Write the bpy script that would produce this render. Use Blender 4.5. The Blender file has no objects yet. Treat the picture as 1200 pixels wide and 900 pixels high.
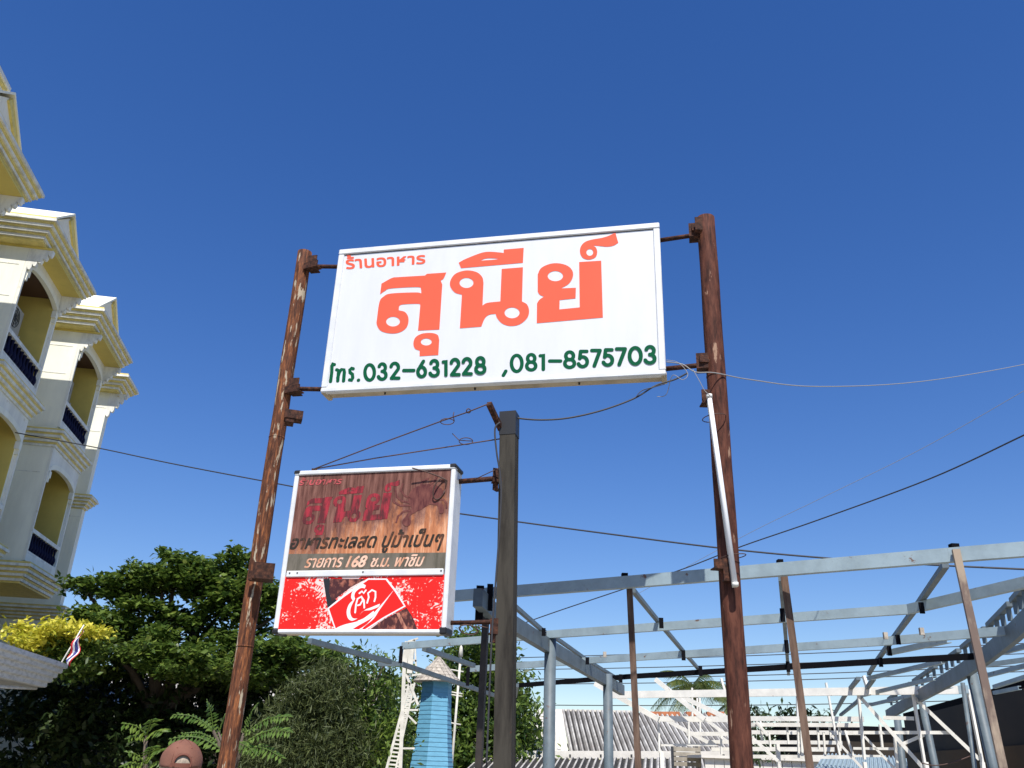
import bpy, bmesh, math, random
import numpy as np
from mathutils import Vector, Matrix
rad = math.radians
random.seed(7); rng = np.random.default_rng(11)
SC = bpy.context.scene
COL = SC.collection

# ------------------------------------------------------------------ camera
CZ = 1.6
PITCH, ROLL, FPX = rad(23.75), rad(2.0), 1000.0
F = np.array([0, math.cos(PITCH), math.sin(PITCH)])
_u = np.array([0, -math.sin(PITCH), math.cos(PITCH)]); _r = np.array([1.0, 0, 0])
RR = math.cos(ROLL) * _r + math.sin(ROLL) * _u
UU = math.cos(ROLL) * _u - math.sin(ROLL) * _r
CAM = np.array([0, 0, CZ])
cam = bpy.data.cameras.new('camera'); camo = bpy.data.objects.new('camera', cam); COL.objects.link(camo)
cam.sensor_width = 36; cam.lens = 36 * FPX / 1200; cam.clip_end = 6000; cam.clip_start = 0.05
camo.matrix_world = Matrix(((RR[0], UU[0], -F[0], 0), (RR[1], UU[1], -F[1], 0), (RR[2], UU[2], -F[2], CZ), (0, 0, 0, 1)))
SC.camera = camo
SC.render.resolution_x = 1024; SC.render.resolution_y = 768
SC.view_settings.view_transform = 'Standard'; SC.view_settings.look = 'None'
SC.view_settings.exposure = 0.45; SC.view_settings.gamma = 1

# ------------------------------------------------------------------ world and sun
SUN_EL, SUN_AZ = 54.0, 177.0
wd = bpy.data.worlds.new('World'); SC.world = wd; wd.use_nodes = True
nt = wd.node_tree; bg = nt.nodes['Background']
sky = nt.nodes.new('ShaderNodeTexSky'); sky.sky_type = 'NISHITA'; sky.sun_disc = False
sky.sun_elevation = rad(SUN_EL); sky.sun_rotation = rad(SUN_AZ)
sky.altitude = 0; sky.air_density = 1.0; sky.dust_density = 0.1; sky.ozone_density = 4.0
hsv = nt.nodes.new('ShaderNodeHueSaturation'); hsv.inputs['Saturation'].default_value = 1.38; hsv.inputs['Hue'].default_value = 0.517; hsv.inputs['Value'].default_value = 1.0
gam = nt.nodes.new('ShaderNodeGamma'); gam.inputs[1].default_value = 0.84
nt.links.new(sky.outputs[0], gam.inputs[0]); nt.links.new(gam.outputs[0], hsv.inputs['Color']); nt.links.new(hsv.outputs[0], bg.inputs[0]); bg.inputs[1].default_value = 0.130
sl = bpy.data.lights.new('sun', 'SUN'); sl.energy = 4.5; sl.angle = rad(0.5); sl.color = (1, 0.955, 0.89)
so = bpy.data.objects.new('sun', sl); COL.objects.link(so)
sd = Vector((math.sin(rad(SUN_AZ)) * math.cos(rad(SUN_EL)), math.cos(rad(SUN_AZ)) * math.cos(rad(SUN_EL)), math.sin(rad(SUN_EL))))
so.rotation_euler = sd.to_track_quat('Z', 'Y').to_euler(); so.location = (0, -5, 12)

# ------------------------------------------------------------------ helpers: measuring
def ray(x, y): return F + RR * (x - 600) / FPX + UU * (450 - y) / FPX
def atY(x, y, Y): d = ray(x, y); return CAM + d * (Y / d[1])
def atZ(x, y, Z): d = ray(x, y); return CAM + d * ((Z - CZ) / d[2])
def plane(x, y, P, N, off=0.0):
    d = ray(x, y); N = np.array(N, float); return CAM + d * (((np.array(P) - CAM) @ N + off) / (d @ N))

# ------------------------------------------------------------------ helpers: objects
def tag(o, label=None, cat=None, group=None, kind=None):
    if label: o['label'] = label
    if cat: o['category'] = cat
    if group: o['group'] = group
    if kind: o['kind'] = kind
    return o
def empty(name, loc=(0, 0, 0), rz=0.0, label=None, cat=None, group=None):
    o = bpy.data.objects.new(name, None); COL.objects.link(o); o.location = loc; o.rotation_euler = (0, 0, rz)
    o.empty_display_size = 0.1
    return tag(o, label, cat, group)
def link(name, me, parent=None):
    o = bpy.data.objects.new(name, me); COL.objects.link(o)
    if parent is not None: o.parent = parent
    return o
class MB:
    def __init__(s): s.v = []; s.f = []; s.sm = []; s.mi = []
    def add(s, vs, fs, smooth=False, mi=0):
        b = len(s.v); s.v += [tuple(map(float, p)) for p in vs]
        for f in fs: s.f.append([b + i for i in f]); s.sm.append(smooth); s.mi.append(mi)
        return s
    def box(s, a, b, mi=0):
        x0, y0, z0 = a; x1, y1, z1 = b
        vs = [(x0, y0, z0), (x1, y0, z0), (x1, y1, z0), (x0, y1, z0), (x0, y0, z1), (x1, y0, z1), (x1, y1, z1), (x0, y1, z1)]
        return s.add(vs, [(0, 3, 2, 1), (4, 5, 6, 7), (0, 1, 5, 4), (1, 2, 6, 5), (2, 3, 7, 6), (3, 0, 4, 7)], mi=mi)
    def bbox(s, a, b, c=0.01, mi=0):     # box with chamfered edges (all twelve)
        bm = bmesh.new(); bmesh.ops.create_cube(bm, size=1)
        a = Vector(a); b = Vector(b)
        for v in bm.verts: v.co = Vector([(a[i] + b[i]) / 2 + v.co[i] * (b[i] - a[i]) for i in range(3)])
        bmesh.ops.bevel(bm, geom=bm.edges[:], offset=c, segments=1, affect='EDGES')
        bm.verts.index_update()
        s.add([v.co[:] for v in bm.verts], [[v.index for v in f.verts] for f in bm.faces], mi=mi); bm.free(); return s
    def beam(s, p, q, w, h, up=(0, 0, 1), mi=0):
        p = Vector(p); q = Vector(q); d = (q - p).normalized(); up = Vector(up)
        sx = d.cross(up)
        if sx.length < 1e-4: sx = d.cross(Vector((0, 1, 0)))
        sx.normalize(); uz = sx.cross(d).normalized()
        vs = [e + sx * (i * w / 2) + uz * (j * h / 2) for e in (p, q) for i, j in ((-1, -1), (1, -1), (1, 1), (-1, 1))]
        return s.add(vs, [(0, 1, 2, 3), (7, 6, 5, 4), (0, 4, 5, 1), (1, 5, 6, 2), (2, 6, 7, 3), (3, 7, 4, 0)], mi=mi)
    def channel(s, p, q, w, h, t=0.006, up=(0, 0, 1), flip=-1):
        # C-section steel: web + two flanges + lips, open on one side
        p = Vector(p); q = Vector(q); d = (q - p).normalized(); sx = d.cross(Vector(up)).normalized() * flip; uz = (sx.cross(d)).normalized() * flip
        W, H = w / 2, h / 2; L = h * 0.18
        pr = [(-W, -H), (W, -H), (W, -H + L), (W - t, -H + L), (W - t, -H + t), (-W + t, -H + t), (-W + t, H - t), (W - t, H - t), (W - t, H - L), (W, H - L), (W, H), (-W, H)]
        n = len(pr); vs = [e + sx * a + uz * b for e in (p, q) for a, b in pr]
        fs = [(i, (i + 1) % n, n + (i + 1) % n, n + i) for i in range(n)] + [tuple(range(n - 1, -1, -1)), tuple(range(n, 2 * n))]
        return s.add(vs, fs)
    def tube(s, pts, r, n=8, r2=None, caps=True, mi=0):
        pts = [Vector(p) for p in pts]; m = len(pts); vs = []
        t = (pts[1] - pts[0]).normalized(); a = t.cross(Vector((0, 0, 1)))
        if a.length < 0.05: a = t.cross(Vector((1, 0, 0)))
        a.normalize()
        for i, p in enumerate(pts):
            t = (pts[min(i + 1, m - 1)] - pts[max(i - 1, 0)]).normalized()
            a = (a - t * a.dot(t)); a.normalize(); b = t.cross(a)
            ri = r if r2 is None else r + (r2 - r) * i / (m - 1)
            if isinstance(r, (list, tuple)): ri = r[i]
            vs += [p + (a * math.cos(2 * math.pi * k / n) + b * math.sin(2 * math.pi * k / n)) * ri for k in range(n)]
        fs = [(i * n + k, i * n + (k + 1) % n, (i + 1) * n + (k + 1) % n, (i + 1) * n + k) for i in range(m - 1) for k in range(n)]
        s.add(vs, fs, True, mi)
        if caps: 
            b = len(s.v) - len(vs)
            s.f.append([b + k for k in range(n)][::-1]); s.sm.append(False); s.mi.append(mi)
            s.f.append([b + (m - 1) * n + k for k in range(n)]); s.sm.append(False); s.mi.append(mi)
        return s
    def prism(s, prof, p0, p1, mi=0):   # prof: list of 3D points (planar), swept by vector p1-p0
        d = np.array(p1, float) - np.array(p0, float); n = len(prof)
        vs = [tuple(np.array(p, float)) for p in prof] + [tuple(np.array(p, float) + d) for p in prof]
        return s.add(vs, [(i, (i + 1) % n, n + (i + 1) % n, n + i) for i in range(n)] + [tuple(range(n - 1, -1, -1)), tuple(range(n, 2 * n))], mi=mi)
    def mesh(s, name, mats):
        me = bpy.data.meshes.new(name); me.from_pydata(s.v, [], s.f)
        for m in (mats if isinstance(mats, (list, tuple)) else [mats]): me.materials.append(m)
        me.polygons.foreach_set('use_smooth', s.sm); me.polygons.foreach_set('material_index', s.mi)
        bm = bmesh.new(); bm.from_mesh(me); bmesh.ops.recalc_face_normals(bm, faces=bm.faces[:]); bm.to_mesh(me); bm.free()
        me.update(); return me
    def build(s, name, mats, parent=None): return link(name, s.mesh(name, mats), parent)

# ------------------------------------------------------------------ helpers: materials
def mat(name, col, rough=0.6, metal=0.0, var=0.0, vscale=4.0, bump=0.0, bscale=30.0, spec=0.5, col2=None, stretch=(1, 1, 1), lo=0.4, hi=0.6, detail=6, spots=None):
    m = bpy.data.materials.new(name); m.use_nodes = True; N = m.node_tree.nodes; L = m.node_tree.links; b = N['Principled BSDF']
    b.inputs['Roughness'].default_value = rough; b.inputs['Metallic'].default_value = metal; b.inputs['Specular IOR Level'].default_value = spec
    b.inputs['Base Color'].default_value = (*col, 1)
    tc = N.new('ShaderNodeTexCoord'); mp = N.new('ShaderNodeMapping'); mp.inputs['Scale'].default_value = stretch; L.new(tc.outputs['Object'], mp.inputs[0])
    if var or col2:
        no = N.new('ShaderNodeTexNoise'); no.inputs['Scale'].default_value = vscale; no.inputs['Detail'].default_value = detail; no.inputs['Roughness'].default_value = 0.65
        L.new(mp.outputs[0], no.inputs[0]); rp = N.new('ShaderNodeValToRGB'); L.new(no.outputs[0], rp.inputs[0])
        c2 = col2 or tuple(c * (1 - var) for c in col)
        rp.color_ramp.elements[0].position = lo; rp.color_ramp.elements[0].color = (*c2, 1)
        rp.color_ramp.elements[1].position = hi; rp.color_ramp.elements[1].color = (*col, 1)
        L.new(rp.outputs[0], b.inputs['Base Color'])
        if spots:
            sc_, pos, sco = spots; n3 = N.new('ShaderNodeTexNoise'); n3.inputs['Scale'].default_value = sc_; n3.inputs['Detail'].default_value = 7; n3.inputs['Roughness'].default_value = 0.7
            L.new(tc.outputs['Object'], n3.inputs[0]); r3 = N.new('ShaderNodeValToRGB'); L.new(n3.outputs[0], r3.inputs[0]); r3.color_ramp.elements[0].position = pos; r3.color_ramp.elements[1].position = pos + 0.05
            mx = N.new('ShaderNodeMix'); mx.data_type = 'RGBA'; L.new(r3.outputs[0], mx.inputs['Factor']); L.new(rp.outputs[0], mx.inputs['A']); mx.inputs['B'].default_value = (*sco, 1); L.new(mx.outputs['Result'], b.inputs['Base Color'])
    if bump:
        n2 = N.new('ShaderNodeTexNoise'); n2.inputs['Scale'].default_value = bscale; n2.inputs['Detail'].default_value = 5; L.new(mp.outputs[0], n2.inputs[0])
        bp = N.new('ShaderNodeBump'); bp.inputs['Strength'].default_value = bump; bp.inputs['Distance'].default_value = 0.01
        L.new(n2.outputs[0], bp.inputs['Height']); L.new(bp.outputs[0], b.inputs['Normal'])
    return m
def leafmat(name, c1, c2, trans=0.25, rough=0.42, third=None):
    m = bpy.data.materials.new(name); m.use_nodes = True; N = m.node_tree.nodes; L = m.node_tree.links; b = N['Principled BSDF']
    g = N.new('ShaderNodeNewGeometry'); rp = N.new('ShaderNodeValToRGB'); L.new(g.outputs['Random Per Island'], rp.inputs[0])
    e = rp.color_ramp.elements; e[0].color = (*c1, 1); e[1].color = (*c2, 1)
    if third: k = e.new(0.93); k.color = (*c2, 1); e[2].color = (*third, 1)
    L.new(rp.outputs[0], b.inputs['Base Color']); b.inputs['Roughness'].default_value = rough; b.inputs['Specular IOR Level'].default_value = 0.35
    t = N.new('ShaderNodeBsdfTranslucent'); mx = N.new('ShaderNodeMixShader'); mx.inputs[0].default_value = trans
    hs = N.new('ShaderNodeHueSaturation'); hs.inputs['Value'].default_value = 1.5; L.new(rp.outputs[0], hs.inputs['Color']); L.new(hs.outputs[0], t.inputs[0])
    L.new(b.outputs[0], mx.inputs[1]); L.new(t.outputs[0], mx.inputs[2]); L.new(mx.outputs[0], N['Material Output'].inputs[0]); m.use_backface_culling = False
    return m
def rustmat(name, stretch=(1, 1, 0.12), dark=(0.045, 0.019, 0.013), mid=(0.15, 0.048, 0.022), pale=(0.42, 0.36, 0.27), palepos=0.60, sc=22.0, mid2=(0.24, 0.085, 0.03)):
    m = bpy.data.materials.new(name); m.use_nodes = True; N = m.node_tree.nodes; L = m.node_tree.links; b = N['Principled BSDF']
    tc = N.new('ShaderNodeTexCoord'); mp = N.new('ShaderNodeMapping'); mp.inputs['Scale'].default_value = stretch; L.new(tc.outputs['Object'], mp.inputs[0])
    a = N.new('ShaderNodeTexNoise'); a.inputs['Scale'].default_value = sc; a.inputs['Detail'].default_value = 7; a.inputs['Roughness'].default_value = 0.7; L.new(mp.outputs[0], a.inputs[0])
    r = N.new('ShaderNodeValToRGB'); L.new(a.outputs[0], r.inputs[0]); e = r.color_ramp.elements
    e[0].position = 0.36; e[0].color = (*dark, 1); e[1].position = 0.68; e[1].color = (*mid2, 1); k = e.new(0.52); k.color = (*mid, 1)
    c = N.new('ShaderNodeTexNoise'); c.inputs['Scale'].default_value = sc * 0.42; c.inputs['Detail'].default_value = 5; c.inputs['Roughness'].default_value = 0.6
    mp2 = N.new('ShaderNodeMapping'); mp2.inputs['Scale'].default_value = (1, 1, stretch[2] * 1.3); mp2.inputs['Location'].default_value = (3, 1, 7); L.new(tc.outputs['Object'], mp2.inputs[0]); L.new(mp2.outputs[0], c.inputs[0])
    r2 = N.new('ShaderNodeValToRGB'); L.new(c.outputs[0], r2.inputs[0]); r2.color_ramp.elements[0].position = palepos; r2.color_ramp.elements[1].position = palepos + 0.03
    mx = N.new('ShaderNodeMix'); mx.data_type = 'RGBA'; L.new(r2.outputs[0], mx.inputs['Factor']); L.new(r.outputs[0], mx.inputs['A']); mx.inputs['B'].default_value = (*pale, 1)
    L.new(mx.outputs['Result'], b.inputs['Base Color']); b.inputs['Roughness'].default_value = 0.75; b.inputs['Specular IOR Level'].default_value = 0.15
    bp = N.new('ShaderNodeBump'); bp.inputs['Strength'].default_value = 0.5; bp.inputs['Distance'].default_value = 0.004; L.new(a.outputs[0], bp.inputs['Height']); L.new(bp.outputs[0], b.inputs['Normal'])
    return m

M = {}
M['ground'] = mat('ground', (0.40, 0.37, 0.30), 0.95, var=0.35, vscale=0.8, bump=0.4, bscale=20)
M['road'] = mat('road', (0.20, 0.19, 0.175), 0.9, var=0.25, vscale=2, bump=0.3, bscale=60)
M['signwhite'] = mat('sign_white', (0.665, 0.675, 0.685), 0.38, var=0.07, vscale=3, stretch=(3, 1, .6), lo=0.25, hi=0.65)
M['framewhite'] = mat('frame_white', (0.74, 0.75, 0.74), 0.4, var=0.14, vscale=6)
M['signunder'] = mat('sign_tray', (0.52, 0.42, 0.27), 0.5, var=0.35, vscale=3.5, stretch=(1, 1, 3))
M['coral'] = mat('coral_vinyl', (0.90, 0.115, 0.06), 0.6, var=0.05, vscale=1, spec=0.15)
M['green'] = mat('green_vinyl', (0.001, 0.085, 0.035), 0.7, spec=0.1)
M['blackline'] = mat('rubber_gasket', (0.03, 0.03, 0.03), 0.7)
M['rustL'] = rustmat('peeling_rusty_paint', stretch=(1, 1, 0.13), sc=70, pale=(0.42, 0.35, 0.25), palepos=0.585, dark=(0.04, 0.018, 0.012), mid2=(0.34, 0.125, 0.045), mid=(0.13, 0.05, 0.026))
M['rustR'] = rustmat('dark_rusty_paint', stretch=(1, 1, 0.16), sc=40, dark=(0.036, 0.015, 0.011), mid=(0.095, 0.035, 0.023), mid2=(0.15, 0.058, 0.036), pale=(0.34, 0.21, 0.14), palepos=0.635)
M['rust'] = rustmat('rusted_steel', stretch=(1, 1, 1), dark=(0.022, 0.012, 0.010), mid=(0.06, 0.027, 0.018), mid2=(0.14, 0.055, 0.03), palepos=0.8, sc=40)
M['grey_post'] = mat('weathered_grey_paint', (0.058, 0.052, 0.042), 0.85, spec=0.12, col2=(0.024, 0.021, 0.018), vscale=9, stretch=(1, 1, 0.15), bump=0.3, lo=0.38, hi=0.55, spots=(14, 0.64, (0.10, 0.035, 0.022)))
M['black'] = mat('black_plastic', (0.012, 0.012, 0.013), 0.5)
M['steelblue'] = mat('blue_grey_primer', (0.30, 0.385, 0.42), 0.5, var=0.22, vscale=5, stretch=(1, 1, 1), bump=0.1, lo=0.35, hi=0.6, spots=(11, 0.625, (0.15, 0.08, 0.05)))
M['slate_shade'] = mat('slate_shaded_steel', (0.115, 0.15, 0.17), 0.55, var=0.3, vscale=5, lo=0.35, hi=0.6, spots=(11, 0.625, (0.09, 0.045, 0.03)))  # darker blue-grey steel: shade painted into girder and rafters; columns share it
M['darksteel'] = mat('dark_primer', (0.007, 0.007, 0.009), 0.9, spec=0.05)
M['postbrown'] = rustmat('brown_post_rust', dark=(0.06, 0.035, 0.028), mid=(0.14, 0.09, 0.065), mid2=(0.22, 0.15, 0.11), palepos=0.72, sc=14)
M['tanpost'] = mat('tan_post', (0.36, 0.28, 0.20), 0.7, col2=(0.16, 0.11, 0.085), vscale=12, stretch=(1, 1, 0.3), lo=0.42, hi=0.58)
M['shadepost'] = mat('shaded_post', (0.035, 0.026, 0.022), 0.6, var=0.5, vscale=8)  # frame post in shade: the darkness is put into its colour
M['whitesteel'] = mat('cream_steel_paint', (0.78, 0.755, 0.68), 0.5, var=0.14, vscale=5, spots=(12, 0.64, (0.25, 0.15, 0.09)))
M['cream'] = mat('cream_render', (0.84, 0.83, 0.70), 0.75, var=0.10, vscale=2.5, stretch=(1, 1, .25), bump=0.15, bscale=25)
M['paleface'] = mat('pale_render', (0.79, 0.78, 0.69), 0.75, var=0.14, vscale=2.5, stretch=(1, 1, .25), bump=0.1, spots=(3.1, 0.60, (0.60, 0.55, 0.42)))
M['trimwhite'] = mat('trim_white', (0.78, 0.775, 0.70), 0.65, var=0.26, vscale=5, stretch=(1, 1, .4), spots=(6, 0.62, (0.50, 0.42, 0.24)))
M['trimyellow'] = mat('trim_yellow', (0.74, 0.60, 0.19), 0.6, var=0.2, vscale=7)
M['yellow'] = mat('yellow_render', (0.68, 0.53, 0.13), 0.7, var=0.12, vscale=1.3)
M['ceilshade'] = mat('shaded_brown_ceiling', (0.10, 0.05, 0.03), 0.7)  # dark brown: shade of the deep balcony put into the ceiling colour
M['navy'] = mat('navy_paint', (0.008, 0.009, 0.035), 0.75, spec=0.15)
M['acgrey'] = mat('ac_casing', (0.45, 0.45, 0.42), 0.5, var=0.1)
M['wire'] = mat('cable_rubber', (0.03, 0.03, 0.034), 0.6)
M['rwire'] = mat('rusty_wire', (0.07, 0.035, 0.025), 0.7)
M['wwire'] = mat('grey_cable', (0.27, 0.265, 0.25), 0.6)
M['tube'] = mat('tube_glass', (0.85, 0.86, 0.86), 0.2)
M['towerblue'] = mat('blue_boards', (0.125, 0.35, 0.50), 0.6, var=0.15, vscale=5, stretch=(1, 1, 4))
M['shingle'] = mat('wood_shingle', (0.50, 0.44, 0.36), 0.8, var=0.4, vscale=9)
M['lattice'] = mat('cream_lattice', (0.66, 0.63, 0.54), 0.6, var=0.2, vscale=6)
M['valley'] = mat('roof_valley_dark', (0.045, 0.042, 0.038), 0.95, var=0.5, vscale=3)  # darker colour for each valley and one flank of the corrugation
M['asbestos'] = mat('fibre_cement', (0.55, 0.53, 0.48), 0.85, spots=(0.9, 0.63, (0.36, 0.22, 0.20)), col2=(0.30, 0.28, 0.25), vscale=1.3, lo=0.38, hi=0.62, bump=0.3)
M['sheetwhite'] = mat('white_sheet', (0.72, 0.68, 0.60), 0.6, var=0.1)
M['terracotta'] = mat('terracotta', (0.55, 0.19, 0.08), 0.8, var=0.3, vscale=6)
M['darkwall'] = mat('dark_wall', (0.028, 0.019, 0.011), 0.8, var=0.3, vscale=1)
M['brownwall'] = mat('brown_wall', (0.07, 0.038, 0.012), 0.8, var=0.3, vscale=1)
M['bark'] = mat('bark', (0.13, 0.10, 0.075), 0.9, var=0.4, vscale=6, stretch=(1, 1, 0.3), bump=0.6)
M['leaf_almond'] = leafmat('leaf_almond', (0.026, 0.060, 0.012), (0.135, 0.20, 0.034), 0.32, third=(0.24, 0.29, 0.06))
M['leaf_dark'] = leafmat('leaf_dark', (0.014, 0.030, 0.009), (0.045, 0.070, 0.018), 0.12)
M['leaf_feather'] = leafmat('leaf_feather', (0.035, 0.052, 0.016), (0.095, 0.115, 0.035), 0.25, 0.6)
M['leaf_bright'] = leafmat('leaf_bright', (0.07, 0.13, 0.018), (0.17, 0.24, 0.035), 0.35)
M['leaf_yellow'] = leafmat('leaf_yellow', (0.36, 0.38, 0.03), (0.72, 0.64, 0.10), 0.3)
M['leaf_frond'] = leafmat('leaf_frond', (0.06, 0.12, 0.02), (0.16, 0.24, 0.05), 0.3)
M['leaf_palm'] = leafmat('leaf_palm', (0.05, 0.085, 0.02), (0.15, 0.17, 0.04), 0.3)
M['capcloth'] = mat('cap_cloth', (0.20, 0.083, 0.052), 0.85, var=0.15, vscale=12, bump=0.2, bscale=200)
M['capdark'] = mat('cap_band', (0.16, 0.055, 0.034), 0.85)
M['skin'] = mat('skin', (0.52, 0.33, 0.24), 0.55)
M['hair'] = mat('grey_fair_hair', (0.42, 0.34, 0.25), 0.7, var=0.4, vscale=60)
M['shirt'] = mat('shirt_cloth', (0.10, 0.13, 0.18), 0.9)
M['trousers'] = mat('trouser_cloth', (0.05, 0.05, 0.06), 0.9)
M['fred'] = mat('flag_red', (0.55, 0.02, 0.03), 0.8); M['fwhite'] = mat('flag_white', (0.75, 0.75, 0.75), 0.8); M['fblue'] = mat('flag_blue', (0.03, 0.04, 0.20), 0.8)
M['awning'] = mat('awning_white', (0.66, 0.65, 0.62), 0.65, col2=(0.42, 0.41, 0.38), vscale=7, stretch=(1, 1, 3), lo=0.3, hi=0.55)
M['cardboard'] = mat('faded_crate', (0.36, 0.32, 0.25), 0.9, var=0.3)

# ------------------------------------------------------------------ ground
def grid_sheet(name, x0, y0, x1, y1, z, m, label=None):
    o = MB().add([(x0, y0, z), (x1, y0, z), (x1, y1, z), (x0, y1, z)], [(0, 1, 2, 3)]).build(name, m); return tag(o, label, None, None, 'structure')
grid_sheet('ground', -3000, -3000, 3000, 3000, 0.0, M['ground'], 'flat bare ground running to the horizon under the sign posts')
grid_sheet('road', -60, -6, 60, 3.2, 0.004, M['road'], 'grey asphalt road in front of the sign posts')

# ------------------------------------------------------------------ hotel building (local frame: x towards street, y along facade)
BA = rad(9.6)
def zb(v): return CZ + 7.5 * v
hotel = empty('hotel_building', (0, 0, 0), BA, 'cream and yellow apartment building with stacked arched balconies at the left edge', 'building')
XF = -7.5
def cornice(parent, y0, y1, z0, z1, p0, p1, xf=XF, depth=1.3, steps=4, name='cornice', xback=None):
    """stepped moulding wrapping the near side, the front and the far side; each step a white slab over a thin yellow one"""
    b = MB(); xb = xback if xback is not None else xf - depth
    h = (z1 - z0) / steps
    for i in range(steps):
        p = p0 + (p1 - p0) * i / (steps - 1); pz = z0 + i * h
        b.box((xb - 0.003 * i, y0 - p + 0.045, pz), (xf + p - 0.045, y1 + p - 0.045, pz + h * 0.42), mi=1)
        b.box((xb - 0.003 * i, y0 - p, pz + h * 0.42), (xf + p, y1 + p, pz + h), mi=0)
    b.box((xb - 0.02, y0 - p1 + 0.03, z1), (xf + p1 - 0.03, y1 + p1 - 0.03, z1 + 0.05), mi=1)
    return b.build(name, [M['trimwhite'], M['trimyellow']], parent)
def arch_pts(y0, y1, zs, za, n=14):
    pts = []
    for i in range(n + 1):
        t = math.pi * i / n; ym = (y0 + y1) / 2; r = (y1 - y0) / 2
        pts.append((ym - r * math.cos(t), zs + (za - zs) * math.sin(t) ** 0.8))
    return pts
def scallop_bracket(parent, y, z, out, drop, x=XF, w=0.10):
    """wavy corbel under the cornice, in the plane of the side wall"""
    prof = [(x - 0.02, z), (x + out, z)]
    n = 5
    for i in range(n):
        t0 = i / n; t1 = (i + 1) / n
        xa = x + out * (1 - t0); xb2 = x + out * (1 - t1); za = z - drop * t0 - 0.07; zb2 = z - drop * t1 - 0.07
        prof += [(xa, za), (xa - (xa - xb2) * 0.25, za - 0.07), (xa - (xa - xb2) * 0.7, za - 0.07), (xb2, za - 0.02)]
    prof.append((x - 0.02, z - drop - 0.12))
    return MB().prism([(px, y, pz) for px, pz in prof], (0, 0, 0), (0, w, 0)).build('bracket', M['trimwhite'], parent)
def balcony_level(bay, y0, y1, zr0, zr1, zs, za, zt, zbot):
    """front panel of one storey of a bay with its arched opening, arch trim, railing"""
    T = 0.06; pw = 0.06
    yo0, yo1 = y0 + pw, y1 - pw
    b = MB()
    b.box((XF - T, y0, zbot), (XF, yo0, zt)); b.box((XF - T, yo1, zbot), (XF, y1, zt))       # posts
    b.box((XF - T, yo0, zbot), (XF, yo1, zr0 - 0.02))
    ap = arch_pts(yo0, yo1, zs, za); 
    for i in range(len(ap) - 1):
        (ya, z_a), (yb, z_b) = ap[i], ap[i + 1]
        b.prism([(XF, ya, z_a), (XF, yb, z_b), (XF, yb, zt), (XF, ya, zt)], (0, 0, 0), (-T, 0, 0))
    b.build('arched_wall', M['paleface'], bay)
    # arch trim with drop ends
    t = MB()
    for i in range(len(ap) - 1):
        (ya, z_a), (yb, z_b) = ap[i], ap[i + 1]
        t.prism([(XF + 0.02, ya, z_a - 0.09), (XF + 0.02, yb, z_b - 0.09), (XF + 0.02, yb, z_b + 0.03), (XF + 0.02, ya, z_a + 0.03)], (0, 0, 0), (-0.1, 0, 0))
    for ye, s in ((yo0, 1), (yo1, -1)):
        t.box((XF - 0.07, min(ye, ye + s * 0.13), zs - 0.14), (XF + 0.03, max(ye, ye + s * 0.13), zs + 0.02))
        t.box((XF - 0.066, min(ye, ye + s * 0.07), zs - 0.25), (XF + 0.024, max(ye, ye + s * 0.07), zs - 0.13))
    t.build('arch_trim', M['cream'], bay)
    r = MB(); r.box((XF - 0.13, yo0, zr1 - 0.09), (XF - 0.01, yo1, zr1)); r.box((XF - 0.13, yo0, zr0 - 0.02), (XF - 0.01, yo1, zr0 + 0.05))
    rl = r.build('railing', M['trimwhite'], bay)
    n = 11
    for i in range(n):
        yy = yo0 + 0.09 + (yo1 - yo0 - 0.18) * i / (n - 1)
        bal = link('baluster', BALU, rl); bal.location = (XF - 0.07, yy, zr0 + 0.05); bal.scale = (1, 1, (zr1 - zr0 - 0.14))
    MB().box((XF - 0.12, yo0, zr0 + 0.05), (XF - 0.10, yo1, zr1 - 0.09)).build('railing_panel', M['navy'], rl)
def lathe(prof, n=8):
    b = MB(); vs = []
    for r, z in prof: vs += [(r * math.cos(2 * math.pi * k / n), r * math.sin(2 * math.pi * k / n), z) for k in range(n)]
    m = len(prof); b.add(vs, [(i * n + k, i * n + (k + 1) % n, (i + 1) * n + (k + 1) % n, (i + 1) * n + k) for i in range(m - 1) for k in range(n)], True)
    return b
BALU = lathe([(0.035, 0), (0.035, 0.12), (0.06, 0.3), (0.055, 0.42), (0.025, 0.6), (0.03, 0.85), (0.04, 0.9), (0.04, 1)]).mesh('baluster', M['navy'])
ZS = [zb(1.030), zb(0.605)]
per = 7.5 * 0.425
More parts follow.
